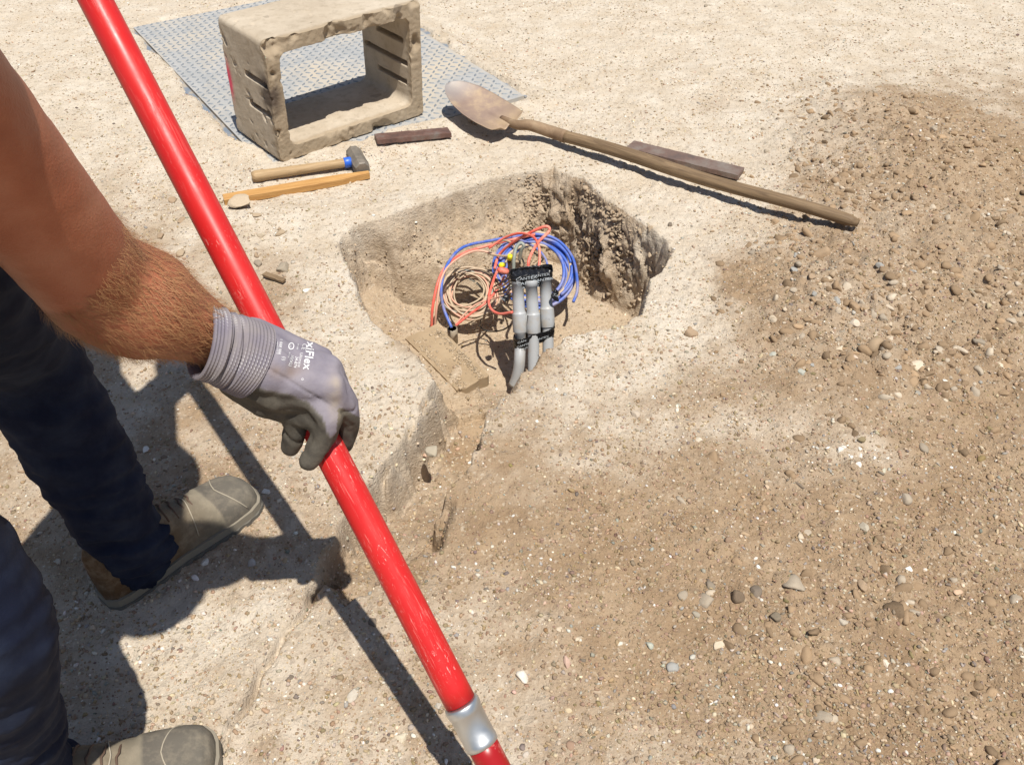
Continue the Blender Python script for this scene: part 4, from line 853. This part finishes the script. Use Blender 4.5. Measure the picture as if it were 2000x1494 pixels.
def boot(toe, d, label_side, sgn):
    root = None; s_ = np.cross([0, 0, 1], d); z0 = gz(*(toe-d*.12)[:2])-.002; L = .31
    fx = [0, .03, .10, .25, .45, .62, .76, .88, .95, .985, 1.]; hw = [.012, .028, .034, .036, .038, .046, .052, .050, .040, .026, .010]; ht = [.125, .140, .145, .142, .120, .094, .074, .066, .058, .048, .036]; cen = [0, 0, 0, 0, .002, .004, .005, .003, 0, -.002, -.004]
    def sect(f, h0, hs, dw, n=28):
        w_ = np.interp(f, fx, hw)+dw; h_ = np.interp(f, fx, ht)*hs; c_ = np.interp(f, fx, cen)*sgn; out = []
        for q in range(n+1):
            a = math.pi*q/n; x = math.cos(a); y = math.sin(a); e = .72; X_ = np.sign(x)*abs(x)**e*w_*(1-.22*(y**2)*(f < .7)); out.append(toe+d*((f-1)*L)+s_*(c_+X_)+np.array([0, 0, z0+h0+y**.8*(h_-h0)]))
        return out
    ff = 1-np.linspace(1, 0, 60)**1.7*1.0; ff = np.concatenate([[0, .008, .02], np.linspace(.04, .9, 44), .9+.1*np.sin(np.linspace(0, math.pi/2, 16))[1:]])
    V = []; n = 29; zone = []
    for f in ff:
        for p in sect(f, .022, 1, 0): V.append(p)
        zone += [f*.95+.03*math.cos(q/14-1) for q in range(n)]
    F = [(i_*n+j, i_*n+j+1, (i_+1)*n+j+1, (i_+1)*n+j) for i_ in range(len(ff)-1) for j in range(n-1)]+[tuple(range(n))[::-1], tuple((len(ff)-1)*n+q for q in range(n))]
    V = np.array(V); V = V+np.stack([n3(V, 30, 3, 3+q) for q in range(3)], 1)*.0022
    o = mesh('boot', V, F, M_boot, person); fattr(o.data, 'zone', zone); o['label'] = label_side
    def slab(name, dz0, dz1, dw, m_, lug=False):
        ang = []; 
        for f in list(ff): ang.append((f, 1))
        for f in list(ff)[::-1]: ang.append((f, -1))
        V = []
        for zz in (dz0, dz1):
            for i_, (f, sg) in enumerate(ang):
                w_ = np.interp(f, fx, hw)+dw+(.0025 if lug and (int(f*26) % 2) else 0); c_ = np.interp(f, fx, cen)*sgn
                V.append(toe+d*((f-1)*L*1.02+.004)+s_*(c_+sg*w_)+np.array([0, 0, z0+zz]))
        m_n = len(ang); F = [(i_, (i_+1) % m_n, m_n+(i_+1) % m_n, m_n+i_) for i_ in range(m_n)]+[tuple(range(m_n))[::-1], tuple(range(m_n, 2*m_n))]
        mesh(name, V, F, m_, o, False)
    slab('midsole', .010, .026, .004, M_mid); slab('outsole', -.004, .0105, .005, M_out, True)
    for q in range(4):
        f = .62-.055*q; top = lambda t: toe+d*((f+.012*(t > 0)-1)*L)+s_*(np.interp(f, fx, cen)*sgn+t*.024)+np.array([0, 0, z0+np.interp(f, fx, ht)*(1.015-.16*t*t)])
        P_ = [top(t) for t in np.linspace(-1, 1, 10)]; tV, tF = tube(P_, .0017, 8); mesh('lace', tV, tF, M_lace, o)
    # toe cap seam
    for fs, st in ((.79, .10), (.60, .05)):
        P_ = []
        for q in range(2, 27):
            a = q/28; f = fs-st*abs(a-.5)*2*(-1 if fs > .7 else 1); sec = sect(min(f, .97), .022, 1.012, .0006); P_.append(sec[q])
        tV, tF = tube(P_, .0011, 6); mesh('seam', tV, tF, mat('boot_seam', (.38, .33, .25), .8) if 'boot_seam' not in bpy.data.materials else bpy.data.materials['boot_seam'], o)
    return z0
boot(toeA, dirA, 'far brown boot with grey toe, partly in shade', 1); boot(toeB, dirB, 'near brown boot with grey toe, cut by the bottom of the photo', -1)
# jeans
anA, anB = heelA+dirA*.075+np.array([0, 0, .12]), heelB+dirB*.075+np.array([0, 0, .12])
knA, knB = np.array([-.69, .95, .50]), np.array([-.545, .49, .50])
hipA, hipB = PELV+np.array([.02, .10, -.02]), PELV+np.array([.0, -.10, -.02])
hemA, hemB = anA-np.array([0, 0, .065])+dirA*.01, anB-np.array([0, 0, .065])+dirB*.01
jb = [(hemA, .066, anA, .068), (anA, .068, lerp(anA, knA, .6), .074), (lerp(anA, knA, .6), .074, knA, .080), (knA, .080, hipA, .105), (hemB, .066, anB, .066), (anB, .066, lerp(anB, knB, .6), .072), (lerp(anB, knB, .6), .072, knB, .078), (knB, .078, hipB, .105), (hipA, .12, hipB, .12), (PELV, .13, lerp(PELV, CH, .25), .13)]
me = blobmesh(jb, .007, 6); P, N = getco(me)
fold = np.abs(fbm(P[:, 0]*2+P[:, 2]*.6, P[:, 1]*2+P[:, 2]*5, 6, 3, 44)); lowm_ = 1-sst(.1, .5, P[:, 2])
setco(me, P+N*(.010*n3(P, 9, 3, 41)-.016*fold*(.4+lowm_)+.003*n3(P, 30, 2, 42))[:, None])
M_jean = mat('jeans_denim', (.02, .03, .07), .9, 0, .15); k = NB(M_jean); k.col(k.mix(k.g(k.noise(18, 5), .4, .7), (.010, .014, .032), (.022, .030, .055))); k.bump(k.noise(500, 2), .0006, .6)
link('jeans', me, M_jean, person)
# glove: one continuous surface from cuff to fingertips
T_ = lambda px, py, d_, r_: (dp(px, py, d_), r_)
chains = [[T_(470,728,1.005,.030), T_(540,766,1.02,.0265), T_(612,775,1.030,.0195)],
          [T_(478,702,.998,.032), T_(560,740,1.012,.0275), T_(645,752,1.028,.0205)],
          [T_(488,682,1.002,.030), T_(575,715,1.015,.0240), T_(640,722,1.035,.0190)],
          [T_(492,664,1.015,.027), T_(575,688,1.03,.0200), T_(626,702,1.050,.0165)],
          # thumb
          [T_(462,742,1.012,.022), T_(520,777,1.03,.0245), T_(573,802,1.05,.0185), T_(578,835,1.065,.0150), T_(567,873,1.085,.0135)],
          # index
          [T_(612,775,1.030,.0195), T_(640,815,1.036,.0185), T_(632,855,1.050,.0165), T_(604,900,1.058,.0130)],
          # middle
          [T_(645,752,1.028,.0205), T_(674,790,1.055,.0165), T_(681,832,1.085,.0145), T_(671,868,1.110,.0128), T_(645,880,1.128,.0120)],
          [T_(640,722,1.035,.0190), T_(664,768,1.085,.0150), T_(664,810,1.122,.0138), T_(630,842,1.138,.0125)],
          [T_(622,706,1.050,.0165), T_(650,742,1.105,.0145), T_(640,775,1.135,.0130), T_(606,795,1.140,.0118)]]
gb = []
for ch in chains:
    for (a, ra), (b, rb) in zip(ch[:-1], ch[1:]): gb.append((a, ra, b, rb))
gb.append((dp(573, 802, 1.045), .0165, dp(628, 822, 1.042), .0165)); gb.append((dp(455, 690, 1.0), .036, dp(520, 715, 1.005), .038))
me = blobmesh(gb, .0026, 7); P, N = getco(me)
rel = P-np.array([0, 0, CAMH]); zd = rel@np.array([0, cP, -sP]); gx = 1000+FPX*rel[:, 0]/zd; gy = 747-FPX*(rel@np.array([0, sP, cP]))/zd
wr_ = np.exp(-((gx-600)/60)**2)*.0006+.0005
P = P+N*(.0009*n3(P, 30, 3, 61)-.0011*np.abs(n3(P, 55, 2, 62))-.0022*np.clip(1-np.abs(fbm(P[:, 0]+P[:, 2], P[:, 1], 20, 2, 65))*7, 0, 1))[:, None]; setco(me, P); P, N = getco(me)
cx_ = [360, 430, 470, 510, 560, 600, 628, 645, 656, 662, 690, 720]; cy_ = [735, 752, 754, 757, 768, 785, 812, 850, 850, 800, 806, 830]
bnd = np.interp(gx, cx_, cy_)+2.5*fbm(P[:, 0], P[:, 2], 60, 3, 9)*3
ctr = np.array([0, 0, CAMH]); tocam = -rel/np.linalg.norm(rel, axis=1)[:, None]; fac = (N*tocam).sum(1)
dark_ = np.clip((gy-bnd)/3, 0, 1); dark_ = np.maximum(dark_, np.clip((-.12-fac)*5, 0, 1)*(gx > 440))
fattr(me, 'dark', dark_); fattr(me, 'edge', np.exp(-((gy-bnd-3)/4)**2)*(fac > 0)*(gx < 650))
dust = np.exp(-(((gx-655)/14)**2+((gy-775)/38)**2))*.55+np.exp(-(((gx-545)/32)**2+((gy-722)/16)**2))*.0; fattr(me, 'dust', np.clip(dust*(.6+1.2*n3(P, 60, 3, 63)), 0, 1))
rd = np.exp(-(((gx-552)/34)**2+((gy-722)/15)**2)); fattr(me, 'rust', np.clip(rd*(.8+1.4*n3(P, 45, 3, 64)), 0, 1))
M_glove = mat('glove', (.3, .27, .33), .85, 0, .2); k = NB(M_glove); n1 = k.noise(30, 5, .65)
pur = k.mix(k.g(n1, .35, .7), (.215, .195, .235), (.28, .255, .285)); pur = k.mix(k.math('MULTIPLY', k.attr('rust'), .7), pur, (.27, .185, .13))
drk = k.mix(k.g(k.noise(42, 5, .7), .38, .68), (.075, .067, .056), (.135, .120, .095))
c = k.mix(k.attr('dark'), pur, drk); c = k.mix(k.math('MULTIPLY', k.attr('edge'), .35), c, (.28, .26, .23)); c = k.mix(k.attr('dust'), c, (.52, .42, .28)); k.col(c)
k.bump(k.noise(420, 3, .6), .0007, .6)
glove = link('glove', me, M_glove, person); gP = P
gbvh = BVHTree.FromPolygons([tuple(v) for v in P], [tuple(p.vertices) for p in me.polygons])
# knit cuff
c0, c1 = dp(392, 664, .950), dp(497, 706, .995); ca = (c1-c0); CL = np.linalg.norm(ca); ca /= CL; na = 130; nr = 120
e1v = np.cross(ca, [0, cP, -sP]); e1v /= np.linalg.norm(e1v); e2v = np.cross(ca, e1v); V = []; lt = []
for i_ in range(nr):
    t = i_/(nr-1)
    for j in range(na):
        a = j/na*2*math.pi
        rx = np.interp(t, [0, .12, .3, .45, .7, 1], [.0425, .0405, .0405, .042, .0435, .0445]); ry = np.interp(t, [0, .3, 1], [.0385, .037, .0365])
        skew = .010*math.cos(a)*(1-t)
        fold_ = -.0042*math.exp(-((t-.30-.05*math.sin(a*1+1))/.028)**2)-.0032*math.exp(-((t-.52+.05*math.cos(a*1))/.022)**2)+.0022*math.exp(-((t-.24)/.04)**2)
        row = math.sin(t*2*math.pi*17); st_ = math.sin(a*62); rib = .00045*row+.00022*st_
        rr_ = 1.0
        V.append(c0+ca*(t*CL-skew)+e1v*math.cos(a)*(rx+fold_+rib)+e2v*math.sin(a)*(ry+fold_+rib))
        lt.append(max(0, row)*max(0, st_)*1.3*(.5+.5*math.sin(a*3+t*4)))
F = [(i_*na+j, i_*na+(j+1) % na, (i_+1)*na+(j+1) % na, (i_+1)*na+j) for i_ in range(nr-1) for j in range(na)]
# turn the open edge inward against the wrist
n0 = len(V); 
for rr2, tz in ((.93, -.0015), (.86, .002), (.80, .010)):
    for j in range(na):
        a = j/na*2*math.pi; V.append(c0+ca*(tz-.010*math.cos(a))+e1v*math.cos(a)*.0425*rr2+e2v*math.sin(a)*.0385*rr2); lt.append(0)
prev = 0
for q in range(3):
    cur = n0+q*na; F += [(prev+j, cur+j, cur+(j+1) % na, prev+(j+1) % na) for j in range(na)]; prev = cur
cf = mesh('cuff', V, F, None, person); fattr(cf.data, 'lite', np.clip(lt, 0, 1))
M_cuff = mat('cuff_knit', (.25, .23, .29), .9, 0, .15); k = NB(M_cuff); c = k.mix(k.g(k.noise(24, 4), .38, .68), (.19, .17, .205), (.26, .23, .225)); k.col(k.mix(k.math('MULTIPLY', k.attr('lite'), .75), c, (.62, .60, .60))); cf.data.materials.append(M_cuff)
cf.parent = person
# printing on the back of the glove
def print_on(body_, px, py, ang, size, bold=0., sx=1.):
    V, F = text_mesh(body_, size); ca_, sa_ = math.cos(R(ang)), math.sin(R(ang)); O = Vector((0, 0, CAMH)); out = []
    for q in V:
        x, y = q[0]*sx+bold*0, -q[1]; ix, iy = px+x*ca_-y*sa_, py+x*sa_+y*ca_
        d = Vector(ray(ix, iy)).normalized(); loc, nr_, _, _ = gbvh.ray_cast(O, d)
        if loc is None: return
        out.append(np.array(loc)+np.array(nr_)*.0006)
    PRT.add(out, F)
PRT = MB()
for dx in (-.45, 0, .45): print_on('xiFlex', 600+dx, 668+dx, 99, 23, sx=.98)
print_on('o', 589, 738, 100, 9)
print_on('Ultimate', 586, 689, 100, 8.2)
for dx in (0, .35):
    print_on('34-874', 577+dx, 696, 101, 8); print_on('10(XL)', 568+dx, 693, 102, 8)
print_on('EN 388', 581, 672, 100, 3.6); print_on('CE', 591, 671, 102, 13, sx=.8); print_on('4131A', 564, 688, 103, 4.2); print_on('1 888 888', 547, 662, 98, 7.5); print_on('O', 564, 668, 100, 17, sx=1.1); print_on('10', 565, 673, 100, 6); print_on('(i)', 552, 696, 104, 10); print_on('www', 541, 668, 96, 4); print_on('1234 567 89', 541, 676, 95, 3.2)
me_ = PRT.build('glove_print', mat('white_ink', (.78, .77, .78), .7), glove, False)
